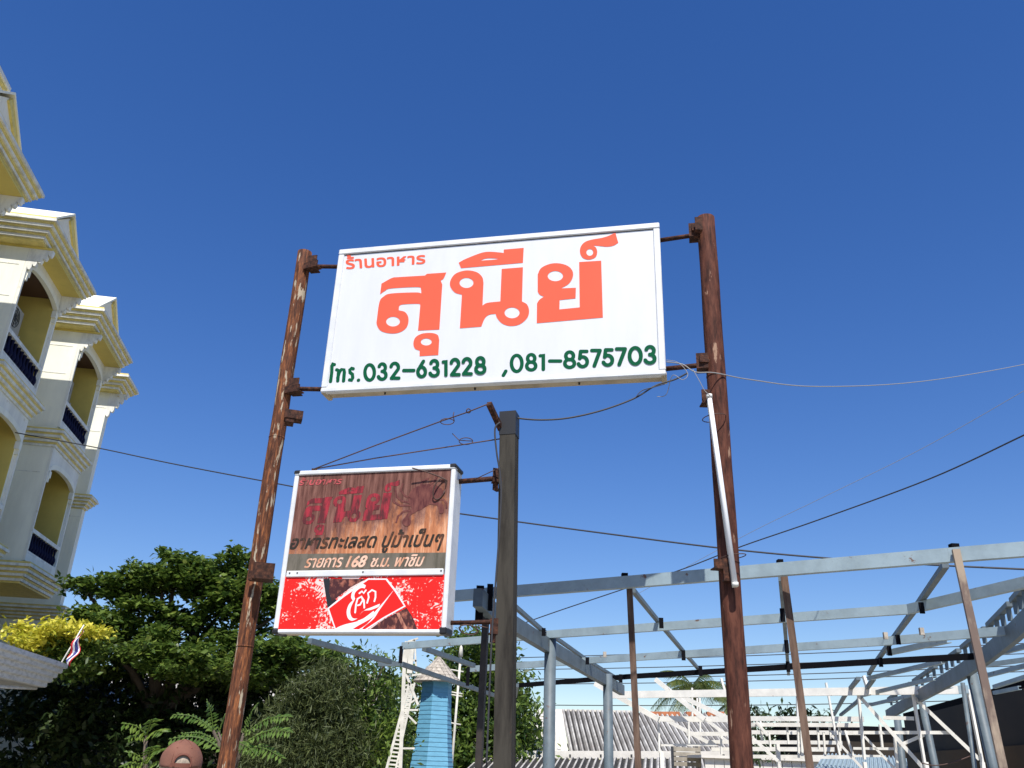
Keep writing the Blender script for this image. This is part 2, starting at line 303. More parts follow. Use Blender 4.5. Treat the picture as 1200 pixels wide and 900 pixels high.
for bi, y0 in enumerate((12.98, 16.99, 21.0)):
    y1 = y0 + 2.17
    # side walls (thin) and back of the balcony, floors
    w = MB(); T = 0.15; xb = XF - 2.3
    for ya in (y0, y1 - T):
        w.box((xb, ya, zb(0.45)), (XF - 0.063, ya + T, zb(1.275)))
    w.build('bay_side_wall', M['cream'], hotel)
    w = MB()
    w.box((XF - 0.065, y1 - T - 0.02, zb(0.45)), (xb + 0.76, y1 - T - 0.003, zb(1.274)))
    w.build('balcony_inner_wall', M['yellow'], hotel)
    MB().box((xb + 0.6, y0 + T, zb(0.45)), (xb + 0.75, y1 - T, zb(1.275))).build('balcony_back_wall', M['yellow'], hotel)
    for k in (0, 1):
        z = zb(0.95) - per * k; MB().box((xb + 0.751, y0 + T + .25, z), (xb + 0.79, y1 - T - .35, z + 2.1)).build('balcony_door', M['darkwall'], hotel)  # near-black door: darkness of the deep recess put into its colour
    MB().box((xb + 0.76, y0 + T + .005, zb(1.255)), (XF - 0.17, y1 - T - .025, zb(1.26))).build('balcony_ceiling', M['ceilshade'], hotel)
    for z in (zb(0.515) - 0.12, zb(0.94) - 0.12): MB().box((xb + 0.76, y0 + T + 0.003, z), (XF - 0.14, y1 - T - 0.022, z + 0.14)).build('balcony_floor', M['yellow'], hotel)
    w = MB().box((xb + 0.1, y0 - 0.02, zb(1.275)), (XF + 0.40, y1 + 0.02, zb(1.275) + 0.05)); w.build('soffit', M['yellow'], hotel)
    for k in (0, 1):
        balcony_level(hotel, y0, y1, zb(0.955) - per * k, zb(1.030) - per * k, zb(1.212) - per * k, zb(1.252) - per * k, zb(1.275) if k == 0 else zb(0.865), zb(0.935) if k == 0 else zb(0.505))
    cornice(hotel, y0, y1, zb(1.275) + 0.053, zb(1.34), 0.30, 0.52, depth=2.3)
    cornice(hotel, y0, y1, zb(0.86), zb(0.915), 0.03, 0.20, depth=2.3)
    cornice(hotel, y0, y1, zb(0.435), zb(0.49), 0.06, 0.24, depth=2.3)
    scallop_bracket(hotel, y0 - 0.003, zb(1.275) - 0.003, 0.42, 0.45); scallop_bracket(hotel, y1 - 0.10, zb(1.275) - 0.003, 0.42, 0.45)
    # gable roof over the bay
    ym = (y0 + y1) / 2; g = MB(); za = zb(1.475); z0 = zb(1.34) + 0.055
    g.prism([(XF + 0.12, y0 - 0.25, z0), (XF + 0.12, y1 + 0.25, z0), (XF + 0.12, ym, za)], (0, 0, 0), (-2.2, 0, 0)); rf = g.build('gable_roof', M['paleface'], hotel)
    for ya in (y1 + 0.3,):
        MB().beam((XF + 0.14, ya, z0 - 0.03), (XF + 0.14, ym, za - 0.03), 0.16, 0.05, up=(1, 0, 0)).build('rake_board', M['trimyellow'], rf)
    g = MB(); 
    for s, ya in ((1, y0 - 0.33), (-1, y1 + 0.33)):
        g.prism([(XF + 0.20, ya, z0), (XF + 0.20, ya + s * 0.06, z0), (XF + 0.20, ym, za + 0.09), (XF + 0.20, ym, za + 0.15)], (0, 0, 0), (-2.3, 0, 0))
    g.build('roof_slab', M['cream'], rf)
# main body, upper attic tier, ground floor, end wing
MB().box((-17, 11.2, 0), (-9.95, 25.5, zb(1.30))).build('main_wall', M['cream'], hotel)
MB().box((-9.946, 11.3, 0), (-8.75, 23.6, zb(0.43))).build('ground_floor_wall', M['yellow'], hotel)
a = MB().box((-16, 11.5, zb(1.30)), (-9.0, 16.1, CZ + 12.55)).build('attic_wall', M['paleface'], hotel)
cornice(hotel, 11.5, 16.1, CZ + 12.55, CZ + 13.2, 0.05, 0.35, xf=-9.0, depth=7, steps=4)
wy = 25.28; wx = -7.87
w = MB().box((-10.2, wy, 0), (wx, wy + 0.28, zb(1.34))).build('wing_wall', M['cream'], hotel)
cornice(hotel, wy, wy + 0.28, zb(1.285), zb(1.34), 0.28, 0.56, xf=wx, depth=2.3)
cornice(hotel, wy, wy + 0.28, zb(0.81), zb(0.855), 0.05, 0.24, xf=wx, depth=2.3)
cornice(hotel, wy, wy + 0.28, zb(0.40), zb(0.445), 0.05, 0.24, xf=wx, depth=2.3)
scallop_bracket(hotel, wy - 0.003, zb(1.285) - 0.003, 0.5, 0.75, x=wx)
g = MB().prism([(wx - 0.1, wy - 0.3, zb(1.34) + 0.06), (wx - 0.1, wy + .6, zb(1.34) + 0.06), (wx - 0.1, wy + .15, zb(1.40))], (0, 0, 0), (-2, 0, 0)).build('gable_roof', M['cream'], hotel)
# grooves of the rendered side walls: shallow raised courses
for y0 in (12.98, 16.99, 21.0, 25.28):
    x1 = XF - 0.17 if y0 < 25 else wx - 0.02
    for z in (zb(1.22), zb(1.12), zb(0.78)):
        MB().box((x1 - 2.0, y0 - 0.008, z), (x1, y0 - 0.001, z + 0.015)).build('wall_joint', M['trimwhite'], hotel)

def hotel_pt(x, y, z): c, s = math.cos(BA), math.sin(BA); return (x * c - y * s, x * s + y * c, z)
def aircon(loc, rz, label):
    t = empty('air_conditioner', loc, rz, label, 'air conditioner', 'air conditioners in the top floor balconies')
    MB().bbox((-0.17, -0.42, 0), (0.17, 0.42, 0.62), 0.02).build('casing', M['acgrey'], t)
    g = MB()
    for r in (0.08, 0.15, 0.22): g.tube([(0.185, r * math.cos(a), 0.31 + r * math.sin(a)) for a in np.linspace(0, 2 * math.pi, 17)], 0.008, 4)
    for a in np.linspace(0, math.pi, 5)[:4]: g.tube([(0.185, -0.22 * math.cos(a), 0.31 - 0.22 * math.sin(a)), (0.185, 0.22 * math.cos(a), 0.31 + 0.22 * math.sin(a))], 0.006, 4)
    g.build('fan_grille', M['wire'], t)
    for yy in (-0.3, 0.3):
        MB().beam((-0.3, yy, -0.03), (0.25, yy, -0.03), 0.04, 0.05).beam((-0.28, yy, -0.35), (0.2, yy, -0.05), 0.035, 0.035).build('bracket', M['trimwhite'], t)
    MB().tube([(-0.1, 0.2, 0), (-0.05, 0.25, -0.3), (-0.15, 0.2, -0.55), (-0.3, 0.1, -0.62), (-0.5, 0.0, -0.6)], 0.03, 6).build('hose', M['wire'], t)
for y0, lab in ((16.99, 'grey air conditioner inside the top arched balcony of the nearer bay'), (21.0, 'grey air conditioner inside the top arched balcony of the farther bay')):
    aircon(hotel_pt(XF - 0.75, y0 + 1.45, zb(1.105)), BA, lab)

# ------------------------------------------------------------------ white canopy at lower left
can = empty('canopy', (0, 0, 0), BA, 'weathered white canopy with ribbed fascia below the balconies at lower left', 'canopy')
ztop, zlow = CZ + 2.02 * 0.667 - 0.03, CZ + 1.37 * 0.667 - 0.02
b = MB(); n = 5; xo = -5.0; ye = 17.3
for i in range(n):
    z1 = ztop - (ztop - zlow) * i / n; z0 = ztop - (ztop - zlow) * (i + 1) / n; x = xo - 0.05 * i; y = ye - 0.06 * i
    MB().box((x - 0.12, 8.0, z0 + 0.012), (x, y, z1)).build('fascia_rib', M['awning'], can)
    b.box((-8.7, 8.0 + 0.003 * i, z0), (x - 0.015, y - 0.015, z0 + 0.05))
b.box((-8.75, 8.0, ztop - 0.04), (xo - 0.13, ye - 0.1, ztop - 0.006))
b.build('slab', M['awning'], can)
MB().tube([(xo - 0.35, yy, zlow - 0.02 - 0.35 * math.sin((yy - 9) / 8 * math.pi) * 0.4) for yy in np.linspace(9, 17, 10)], 0.03, 6).build('gutter_pipe', M['awning'], can)
MB().tube([(-6.9, 15.2, 0), (-6.9, 15.2, zlow)], 0.09, 10).build('column', M['trimyellow'], can)
MB().tube([(-6.3, 15.6, zlow), (-6.3, 15.6, zlow - 0.1)], 0.02, 6).build('lamp_stem', M['acgrey'], can)
MB().add(*[[(*(np.array([-6.3, 15.6, zlow - 0.2]) + 0.09 * np.array([math.cos(a) * math.sin(t), math.sin(a) * math.sin(t), math.cos(t)])),) for t in np.linspace(0.01, 3.13, 7) for a in np.linspace(0, 2 * math.pi, 10, endpoint=False)],
     [(i * 10 + k, i * 10 + (k + 1) % 10, (i + 1) * 10 + (k + 1) % 10, (i + 1) * 10 + k) for i in range(6) for k in range(10)]], True).build('globe_lamp', M['acgrey'], can)

# flag
ft = empty('flag', tuple(atY(72, 775, 16.0)), 0, 'small drooping red, white and blue flag by the canopy corner', 'flag')
p0 = Vector(atY(72, 775, 16.0)); p1 = Vector(atY(98, 733, 16.0)) - p0
MB().tube([(-0.1, 0, -0.3), p1 * 1.02], 0.012, 6).build('flagpole', M['trimwhite'], ft)
def stripe(a, bb, m):
    vs = []; n = 10
    for i in range(n + 1):
        t = i / n
        for q in (a, bb):
            c = p1 * (0.95 - 0.72 * t); w = 0.12 * math.sin(min(1, t * 1.6) * 1.57) 
            vs.append((c.x + w * q + 0.02 * math.sin(9 * t + q * 3), c.y + 0.05 * math.sin(8 * t + 5 * q), c.z - 0.18 * q - 0.05 * t))
    MB().add(vs, [(2 * i, 2 * i + 1, 2 * i + 3, 2 * i + 2) for i in range(n)]).build('stripe', m, ft)
for a, bb, m in ((0.03, 0.2, 'fred'), (0.2, 0.37, 'fwhite'), (0.37, 0.68, 'fblue'), (0.68, 0.84, 'fwhite'), (0.84, 1.0, 'fred')): stripe(a, bb, M[m])

# ------------------------------------------------------------------ shapes on a sign face
def smooth(pts, seg=5):
    """closed outline; a point (x, y, 1) is a corner, the rest are smooth"""
    n = len(pts); out = []
    for i in range(n):
        p0, p1, p2, p3 = pts[i - 1], pts[i], pts[(i + 1) % n], pts[(i + 2) % n]
        a = np.array(p1[:2], float); b = np.array(p2[:2], float)
        c1, c2 = len(p1) > 2, len(p2) > 2
        if c1 and c2: out.append(a); continue
        ta = (b - a) if c1 else (b - np.array(p0[:2], float)) / 2
        tb = (b - a) if c2 else (np.array(p3[:2], float) - a) / 2
        for k in range(seg):
            t = k / seg; t2 = t * t; t3 = t2 * t
            out.append((2 * t3 - 3 * t2 + 1) * a + (t3 - 2 * t2 + t) * ta + (-2 * t3 + 3 * t2) * b + (t3 - t2) * tb)
    return [tuple(p) for p in out]
def ell(cx, cy, rx, ry, n=24, rot=0):
    return [(cx + rx * math.cos(t) * math.cos(rot) - ry * math.sin(t) * math.sin(rot), cy + rx * math.cos(t) * math.sin(rot) + ry * math.sin(t) * math.cos(rot)) for t in np.linspace(0, 2 * math.pi, n, endpoint=False)]
def curve_mesh(contours, thick):
    cu = bpy.data.curves.new('tmp', 'CURVE'); cu.dimensions = '2D'; cu.fill_mode = 'BOTH'; cu.extrude = thick / 2
    for c in contours:
        sp = cu.splines.new('POLY'); sp.points.add(len(c) - 1); sp.use_cyclic_u = True
        for i, (x, y) in enumerate(c): sp.points[i].co = (x, y, 0, 1)
    o = bpy.data.objects.new('tmp', cu); COL.objects.link(o); bpy.context.view_layer.update()
    me = bpy.data.meshes.new_from_object(o.evaluated_get(bpy.context.evaluated_depsgraph_get()))
    vs = [tuple(v.co) for v in me.vertices]; fs = [tuple(p.vertices) for p in me.polygons]
    bpy.data.objects.remove(o); bpy.data.curves.remove(cu); bpy.data.meshes.remove(me); return vs, fs
class Face:
    """front face of a sign; px() turns a measured photo point into local (u, w)"""
    def __init__(s, az, X, Y, Z, W, H, empt):
        a = rad(az); s.d = np.array([math.cos(a), -math.sin(a), 0]); s.n = np.array([-math.sin(a), -math.cos(a), 0]); s.P = np.array([X, Y, Z]); s.e = empt; s.W = W; s.H = H
    def px(s, x, y):
        q = plane(x, y, s.P, s.n) - s.P; return (float(q @ s.d), float(q[2]))
    def shape(s, contours, off, thick, name, m, px=True, parent=None, xf=None):
        cs = [[s.px(*p[:2]) for p in c] if px else c for c in contours]
        if xf: cs = [[s.px(*xf(*p[:2])) for p in c] for c in contours]
        vs, fs = curve_mesh(cs, thick)
        return MB().add([(x, -off - thick / 2 + z, y) for x, y, z in vs], fs).build(name, m, parent or s.e)
def text_shapes(body, shear=0.0, offset=0.0):
    cu = bpy.data.curves.new('t', 'FONT'); cu.body = body; cu.size = 1; cu.shear = shear; cu.offset = offset
    o = bpy.data.objects.new('t', cu); COL.objects.link(o); bpy.context.view_layer.update()
    me = bpy.data.meshes.new_from_object(o.evaluated_get(bpy.context.evaluated_depsgraph_get()))
    vs = np.array([tuple(v.co)[:2] for v in me.vertices]); fs = [tuple(p.vertices) for p in me.polygons]
    bpy.data.objects.remove(o); bpy.data.curves.remove(cu); bpy.data.meshes.remove(me); return vs, fs
def text_on(face, body, quad, off, name, m, shear=0.0, bold=0.0, parent=None, trim=None):
    """quad: tl, tr, br, bl photo points of the text's bounding box"""
    vs, fs = text_shapes(body, shear)
    lo, hi = vs.min(0), vs.max(0); uv = (vs - lo) / (hi - lo)
    q = [np.array(face.px(*p)) for p in quad]; b = MB()
    shifts = [(0, 0)] if not bold else [(0, 0)] + [(bold * math.cos(t), bold * math.sin(t)) for t in np.linspace(0, 2 * math.pi, 6, endpoint=False)]
    for k, (dx, dy) in enumerate(shifts):
        pts = []
        for u, w in uv:
            p = (q[0] * (1 - u) + q[1] * u) * w + (q[3] * (1 - u) + q[2] * u) * (1 - w)
            pts.append((p[0] + dx, -off - 0.00012 * k, p[1] + dy))
        b.add(pts, fs)
    me = bpy.data.meshes.new(name); me.from_pydata(b.v, [], b.f); me.materials.append(m)
    return link(name, me, parent or face.e)
def strokes_on(face, lines, width, off, name, m, parent=None, px=True):
    """round-ended brush strokes; each line a list of photo points; width in metres (number or list)"""
    b = MB(); k = 0
    for ln in lines:
        w = width
        P = [np.array(face.px(*p) if px else p) for p in ln]; r = w / 2; n = len(P)
        L, R_ = [], []
        closed = np.linalg.norm(P[0] - P[-1]) < 1e-6
        for i in range(n):
            a = P[i - 1] if i > 0 else (P[-2] if closed else P[0]); c = P[i + 1] if i < n - 1 else (P[1] if closed else P[-1])
            t = (c - a) / (np.linalg.norm(c - a) + 1e-12); nn = np.array([-t[1], t[0]]); L.append(P[i] + nn * r); R_.append(P[i] - nn * r)
        o = -off - 0.00008 * k; k += 1
        vs = []
        for i in range(n): vs += [(L[i][0], o, L[i][1]), (R_[i][0], o, R_[i][1])]
        b.add(vs, [(2 * i, 2 * i + 1, 2 * i + 3, 2 * i + 2) for i in range(n - 1)])
        if not closed:
            for e in (P[0], P[-1]):
                o = -off - 0.00008 * k; k += 1
                b.add([(e[0] + r * math.cos(t), o, e[1] + r * math.sin(t)) for t in np.linspace(0, 2 * math.pi, 14, endpoint=False)], [tuple(range(14))])
    me = bpy.data.meshes.new(name); me.from_pydata(b.v, [], b.f); me.materials.append(m)
    return link(name, me, parent or face.e)

# big-letter outlines, photo points
def T(ox, oy, s): return lambda pts: [((p[0] / s + ox, p[1] / s + oy) + tuple(p[2:])) for p in pts]
t2, t3, t4 = T(430, 280, 6.427), T(520, 280, 7.5), T(620, 265, 7.5)
LET = [
 [t2([(103, 421, 1), (113, 342, 1), (190, 300), (240, 293), (440, 281, 1), (455, 268, 1), (600, 258, 1), (580, 302), (558, 318, 1), (570, 348, 1), (548, 686, 1), (388, 694, 1), (405, 505, 1), (393, 493), (300, 495), (250, 505), (242, 542, 1), (292, 557), (316, 605), (303, 668), (253, 706), (185, 716), (110, 697), (78, 650), (80, 600), (98, 480), (128, 440), (185, 416), (370, 408), (412, 415, 1), (410, 385), (385, 367), (185, 377), (140, 395)]), t2(ell(200, 627, 52, 37))],
 [t2([(400, 845, 1), (365, 830), (353, 790), (370, 745), (420, 718), (490, 713), (535, 728), (547, 765, 1), (540, 878, 1), (400, 887, 1)]), t2(ell(450, 780, 41, 27))],
 [t3([(163, 495, 1), (100, 475), (60, 420), (65, 365), (110, 310), (200, 283), (290, 297), (340, 340), (352, 390, 1), (343, 592, 1), (385, 568), (500, 555, 1), (512, 270, 1), (698, 255, 1), (690, 555, 1), (735, 583), (752, 640), (735, 700), (670, 755), (590, 770), (520, 750), (475, 705), (458, 663, 1), (400, 672), (362, 705), (333, 775, 1), (145, 790, 1)]), t3(ell(203, 392, 61, 45)), t3(ell(603, 655, 66, 48))],
 [t3([(135, 215, 1), (200, 180), (330, 130), (400, 119), (480, 124), (530, 130, 1), (530, 100, 1), (705, 85, 1), (698, 215, 1), (155, 262, 1)]), t3([(320, 198, 1), (365, 179), (430, 175), (500, 182, 1), (430, 190), (370, 194)])],
 [t4([(70, 858, 1), (72, 685, 1), (95, 652), (133, 625, 1), (95, 607), (78, 580, 1), (78, 430, 1), (108, 375), (180, 340), (260, 333), (340, 355), (383, 400), (385, 455), (350, 512), (280, 553, 1), (413, 548, 1), (410, 640, 1), (270, 655, 1), (268, 738, 1), (447, 720, 1), (442, 322, 1), (635, 310, 1), (650, 808, 1)]), t4(ell(233, 445, 67, 45))],
 [t4([(760, 65, 1), (785, 152, 1), (740, 178), (680, 186), (600, 178), (562, 175, 1), (590, 197), (600, 238), (583, 280), (528, 300), (475, 285), (450, 240), (455, 190), (490, 148), (550, 126), (640, 110), (700, 92)]), t4(ell(535, 237, 30, 30))],
]
LET = [[smooth(c) for c in L] for L in LET]

# ------------------------------------------------------------------ large sign
SAZ, SX, SY, SZ, SW, SH = 12.1, -0.17, 5.3, CZ + 2.909, 2.396, 1.178
big = empty('restaurant_sign', (SX, SY, SZ), -rad(SAZ), 'large white light box sign with coral Thai letters and green phone numbers', 'sign')
FB = Face(SAZ, SX, SY, SZ, SW, SH, big)
W2, H2 = SW / 2, SH / 2; DP = 0.13
MB().bbox((-W2 + 0.012, 0.004, -H2 + 0.012), (W2 - 0.012, DP, H2 - 0.012), 0.008).build('casing', M['signunder'], big)
def frame(parent, W2, H2, fw, m, z0=-H2):
    for nm, a, b_ in (('frame_rail', (-W2, -0.022, H2 - fw), (W2, 0.03, H2)), ('frame_rail', (-W2, -0.022, -H2), (W2, 0.03, -H2 + fw * 0.75)), ('frame_stile', (-W2, -0.0205, -H2 + fw * 0.75 + .001), (-W2 + fw, 0.0285, H2 - fw - .001)), ('frame_stile', (W2 - fw, -0.0205, -H2 + fw * 0.75 + .001), (W2, 0.0285, H2 - fw - .001))):
        MB().bbox(a, b_, 0.006).build(nm, m, parent)
frame(big, W2, H2, 0.045, M['framewhite'])
MB().box((-W2 + 0.04, -0.008, -H2 + 0.03), (W2 - 0.04, 0.002, H2 - 0.04)).build('face_panel', M['signwhite'], big)
MB().box((-W2 + 0.045, -0.0095, H2 - 0.051), (W2 - 0.045, -0.0082, H2 - 0.0452)).build('gasket', M['blackline'], big)
for u in (-W2, W2 - 0.03):
    for w in (-H2, ):
        MB().bbox((u - 0.003, -0.005, w - 0.004), (u + 0.033, DP + 0.004, w + 0.03), 0.006).build('corner_cap', M['signunder'], big)
for u in (-0.75, -0.1, 0.62):
    MB().tube([(u, 0.07, -H2 + 0.014), (u, 0.07, -H2 - 0.002)], 0.007, 8).build('screw', M['blackline'], big)
names = ['main_letter', 'vowel_mark', 'main_letter', 'vowel_mark', 'main_letter', 'silencer_mark']
for L, nme in zip(LET, names): FB.shape(L, 0.0085, 0.002, nme, M['coral'])
c1 = T(380, 260, 7.5)
text_on(FB, 'ร้านอาหาร', c1([(190, 300), (893, 262), (887, 372), (200, 420)]), 0.0095, 'small_heading', M['coral'], bold=0.0035)
# green phone line from strokes
def arc(cx, cy, rx, ry, a0, a1, n=14): return [(cx + rx * math.cos(rad(a)), cy - ry * math.sin(rad(a))) for a in np.linspace(a0, a1, n)]
def glyph(ch):   # unit box: x 0..1, y 0 (top) .. 1 (bottom)
    return {
     '0': [arc(.5, .5, .5, .5, 0, 360, 29)], 
     '1': [[(.1, .1), (.72, 0), (.72, 1)]],
     '2': [arc(.5, .28, .45, .28, 170, -25, 14) + [(.1, 1)], [(.1, 1), (1, 1)]],
     '3': [arc(.48, .24, .42, .24, 165, -90, 16), arc(.46, .74, .52, .26, 90, -160, 18)],
     '5': [[(.92, 0), (.22, 0)], [(.22, 0), (.12, .45)], [(.12, .47)] + arc(.45, .68, .53, .32, 125, -155, 18)],
     '6': [arc(.5, .69, .46, .31, 0, 360, 25), [(.72, 0), (.35, .32), (.09, .58)]],
     '7': [[(0, .0), (1, 0)], [(1, 0), (.3, 1)]],
     '8': [arc(.5, .25, .40, .25, 0, 360, 23), arc(.5, .74, .5, .26, 0, 360, 25)],
     '-': [[(0, .5), (1, .5)]], '.': [[(.45, 1), (.55, 1)]], ',': [[(1, 0), (0, 1)]],
     'o': [[(.95, .06), (.5, 0), (.42, .12), (.35, .5), (.1, 1)]],
     'th': [[(.0, .1), (.25, .12), (.13, 1)], [(.13, .75), (.3, .35), (.6, .06), (.9, .1), (.95, .3), (.85, 1)]],
     'ru': [[(.95, .05), (.6, .0), (.25, .12), (.3, .35), (.8, .5), (.85, .8), (.6, 1), (.2, .95)]],
    }[ch]
def put(glyphs, tr, s):
    lines = []
    for ch, x0, y0, x1, y1 in glyphs:
        for ln in glyph(ch): lines.append([tr([(x0 + 11 + (x1 - x0 - 22) * p[0], y0 + 11 + (y1 - y0 - 22) * p[1])])[0] for p in ln])
    return lines
c5, c6 = T(375, 395, 5.714), T(575, 385, 5.714)
g1 = [('o', 60, 170, 112, 312), ('th', 104, 203, 180, 308), ('ru', 184, 201, 238, 305), ('.', 246, 290, 276, 303), ('0', 293, 178, 378, 303), ('3', 385, 172, 457, 297), ('2', 465, 168, 542, 290), ('-', 553, 215, 642, 240), ('6', 645, 155, 722, 280), ('3', 731, 150, 807, 275), ('1', 815, 150, 865, 270), ('2', 868, 143, 945, 267), ('2', 948, 138, 1026, 262), ('8', 1036, 132, 1117, 257)]
g2 = [(',', 76, 278, 114, 328), ('0', 130, 172, 222, 302), ('8', 232, 167, 314, 292), ('1', 320, 165, 374, 288), ('-', 386, 209, 480, 234), ('8', 487, 150, 573, 275), ('5', 580, 146, 660, 270), ('7', 668, 140, 744, 265), ('5', 747, 136, 828, 260), ('7', 834, 130, 912, 256), ('0', 920, 122, 1018, 253), ('3', 1027, 115, 1111, 246)]
strokes_on(FB, put(g1, c5, 1), 0.0255, 0.0092, 'phone_number', M['green'])
strokes_on(FB, put(g2, c6, 1), 0.0255, 0.0092, 'phone_number', M['green'])

# ------------------------------------------------------------------ rusty poles
def lean_pole(pt_top, pt_bot, Y):
    a = atY(*pt_top, Y); b = atY(*pt_bot, Y); d = (a - b); t = b[2] / d[2]; base = b - d * t
    return Vector(base), Vector(a)
def axis_at(base, top, z): t = (z - base.z) / (top.z - base.z); return base + (top - base) * t
def plate(parent, p, w, d, h, rz, name='bracket_plate', t=0.008, m=None):
    """angle-iron lug: two plates in an L"""
    c, s = math.cos(rz), math.sin(rz)
    b = MB(); ex = Vector((c, s, 0)); ey = Vector((-s, c, 0)); ez = Vector((0, 0, 1)); p = Vector(p)
    def bx(o, a, bb, cc):
        vs = [o + ex * a * i + ey * bb * j + ez * cc * k for k in (0, 1) for i, j in ((0, 0), (1, 0), (1, 1), (0, 1))]
        b.add(vs, [(0, 3, 2, 1), (4, 5, 6, 7), (0, 1, 5, 4), (1, 2, 6, 5), (2, 3, 7, 6), (3, 0, 4, 7)])
    o = p - ex * w / 2 - ey * d / 2 - ez * h / 2
    bx(o, w, d, t); bx(o + ez * (t + .0005), w, t, h - t)
    return b.build(name, m or M['rust'], parent)
pbL, ptL = lean_pole((357.5, 296), (266, 895), 5.62); pbR, ptR = lean_pole((827, 256), (869.5, 895), 5.0)
rzs = -rad(SAZ); U = Vector((math.cos(rzs), math.sin(rzs), 0)); Vn = Vector((-math.sin(rzs), math.cos(rzs), 0))
def sgn(u, v, w): return Vector((SX, SY, SZ)) + U * u + Vn * v + Vector((0, 0, w))
poleL = empty('sign_pole', pbL, 0, 'rusty steel pole with peeling pale paint holding the left side of the large sign', 'pole', 'pair of rusty poles carrying the large sign')
poleR = empty('sign_pole', pbR, 0, 'dark brown rusty steel pole right of the large sign, white tube strapped to it', 'pole', 'pair of rusty poles carrying the large sign')
for pe, b0, t0, r, m in ((poleL, pbL, ptL, 0.0535, 'rustL'), (poleR, pbR, ptR, 0.0615, 'rustR')):
    sh = MB(); n = 28; d = t0 - b0
    sh.tube([d * (i / n) + Vector((0.0015 * math.sin(i * 1.3), 0.0015 * math.cos(i * 2.1), 0)) for i in range(n + 1)], r, 24, caps=True); sh.build('shaft', M[m], pe)
    wl = MB()
    for zz in ((1.25, 2.7, 3.9) if pe is poleR else (2.2, 3.6)):
        c = axis_at(b0, t0, zz) - b0; wl.tube([c - d.normalized() * .004, c + d.normalized() * .004], r + 0.0018, 24)
    wl.build('weld_seam', M[m], pe)
def rel(p, b): return Vector(p) - b
for pe, b0, t0, u, sg in ((poleL, pbL, ptL, -W2, -1), (poleR, pbR, ptR, W2, 1)):
    for w in ((H2 - 0.105, -H2 + 0.055) if sg < 0 else (H2 - 0.10, -H2 + 0.075)):
        e = sgn(u, 0.06, w); c = axis_at(b0, t0, e.z)
        MB().tube([rel(sgn(u - sg * 0.01, 0.06, w), b0), rel(e.lerp(c, 0.93) + Vector((0, 0, 0)), b0)], 0.0165, 10).build('arm', M['rust'], pe)
        q = c.lerp(e, 0.085 / (c - e).length * 1.0 + 0.02)
        plate(pe, rel(q + Vector((0, -0.03, 0)), b0), 0.075, 0.09, 0.105, rzs)
        plate(pe, rel(q + Vector((0.0, -0.06, -0.035 * (1 if sg < 0 else -.2))), b0), 0.13 if sg < 0 else 0.06, 0.06, 0.05, rzs + 0.25 * sg)
for px_, yy, w, hh in ((344, 488, 0.12, 0.06), (339, 494, 0.06, 0.035)):
    c = atY(px_, yy, 5.5); plate(poleL, rel(c, pbL), w, 0.10, hh, 0.3)
c = atY(309, 671, 5.5); plate(poleL, rel(c, pbL), 0.13, 0.14, 0.10, 0.25); c = atY(297, 675, 5.52); plate(poleL, rel(c, pbL), 0.05, 0.05, 0.06, -0.1, m=M['rust'])
c = atY(826, 467, 4.93); plate(poleR, rel(c, pbR), 0.055, 0.08, 0.09, 0.0)
c = atY(842, 662, 4.93); plate(poleR, rel(c, pbR), 0.075, 0.07, 0.055, 0.1); c = atY(850, 668, 4.92); plate(poleR, rel(c, pbR), 0.035, 0.05, 0.13, 0.0)
c = atY(818, 264, 4.92); plate(poleR, rel(c, pbR), 0.05, 0.05, 0.10, 0.0)

# fluorescent tube lamp leaning down the right pole
lt = Vector(atY(831, 463, 4.86)); lb = Vector(atY(862, 687, 4.86))
lamp = empty('tube_lamp', lb, 0, 'long white fluorescent tube lamp tied upright against the right rusty pole', 'lamp')
d = (lt - lb)
MB().beam(Vector((0.004, 0.028, 0)) , d + Vector((0.004, 0.028, 0)), 0.028, 0.022, up=(0, 1, 0)).build('batten', M['trimwhite'], lamp)
MB().tube([d * 0.02, d * 0.98], 0.0145, 12).build('tube', M['tube'], lamp)
for t in (0.0, 0.985): MB().tube([d * t, d * (t + 0.018)], 0.019, 12).build('end_socket', M['trimwhite'], lamp)
for t in (0.9, 0.16):
    MB().tube([d * t + Vector((0.03 * 2.4 * math.cos(a) + 0.035, 0.085 + 0.072 * math.sin(a), 0.01 * math.cos(a))) for a in np.linspace(0, 2 * math.pi, 20)], 0.003, 5).build('tie_wire', M['rwire'], lamp)

# ------------------------------------------------------------------ small sign and grey post
GAZ, GX, GY, GZ, GW, GH = 13.9, -0.837, 5.1, CZ + 1.136, 1.067, 0.999
sm = empty('hanging_sign', (GX, GY, GZ), -rad(GAZ), 'square light box sign with faded brown seafood panel over a red cola panel', 'sign')
FS = Face(GAZ, GX, GY, GZ, GW, GH, sm)
w2, h2 = GW / 2, GH / 2; dp = 0.15
MB().bbox((-w2 + 0.008, 0.004, -h2 + 0.008), (w2 - 0.008, dp, h2 - 0.008), 0.006).build('casing', M['framewhite'], sm)
MB().box((-w2 + 0.02, 0.03, -h2 + 0.0055), (w2 - 0.02, dp - 0.02, -h2 + 0.0075)).build('bottom_tray', M['signunder'], sm)
frame(sm, w2, h2, 0.030, M['framewhite'])
uv_mid = FS.px(430, 672)[1]
MB().bbox((-w2 + 0.037, -0.020, uv_mid - 0.019), (w2 - 0.037, 0.02, uv_mid + 0.019), 0.004).build('divider_rail', M['framewhite'], sm)
for u, w in ((-w2, -h2), (w2 - 0.035, -h2), (-w2, h2 - 0.02), (w2 - 0.035, h2 - 0.02)):
    MB().bbox((u - 0.005, -0.026, w - 0.004), (u + 0.04, dp * 0.9 if w > 0 else 0.10, w + 0.024 + (0.012 if w < 0 and u > 0 else 0)), 0.008).build('corner_cap', M['black'], sm)
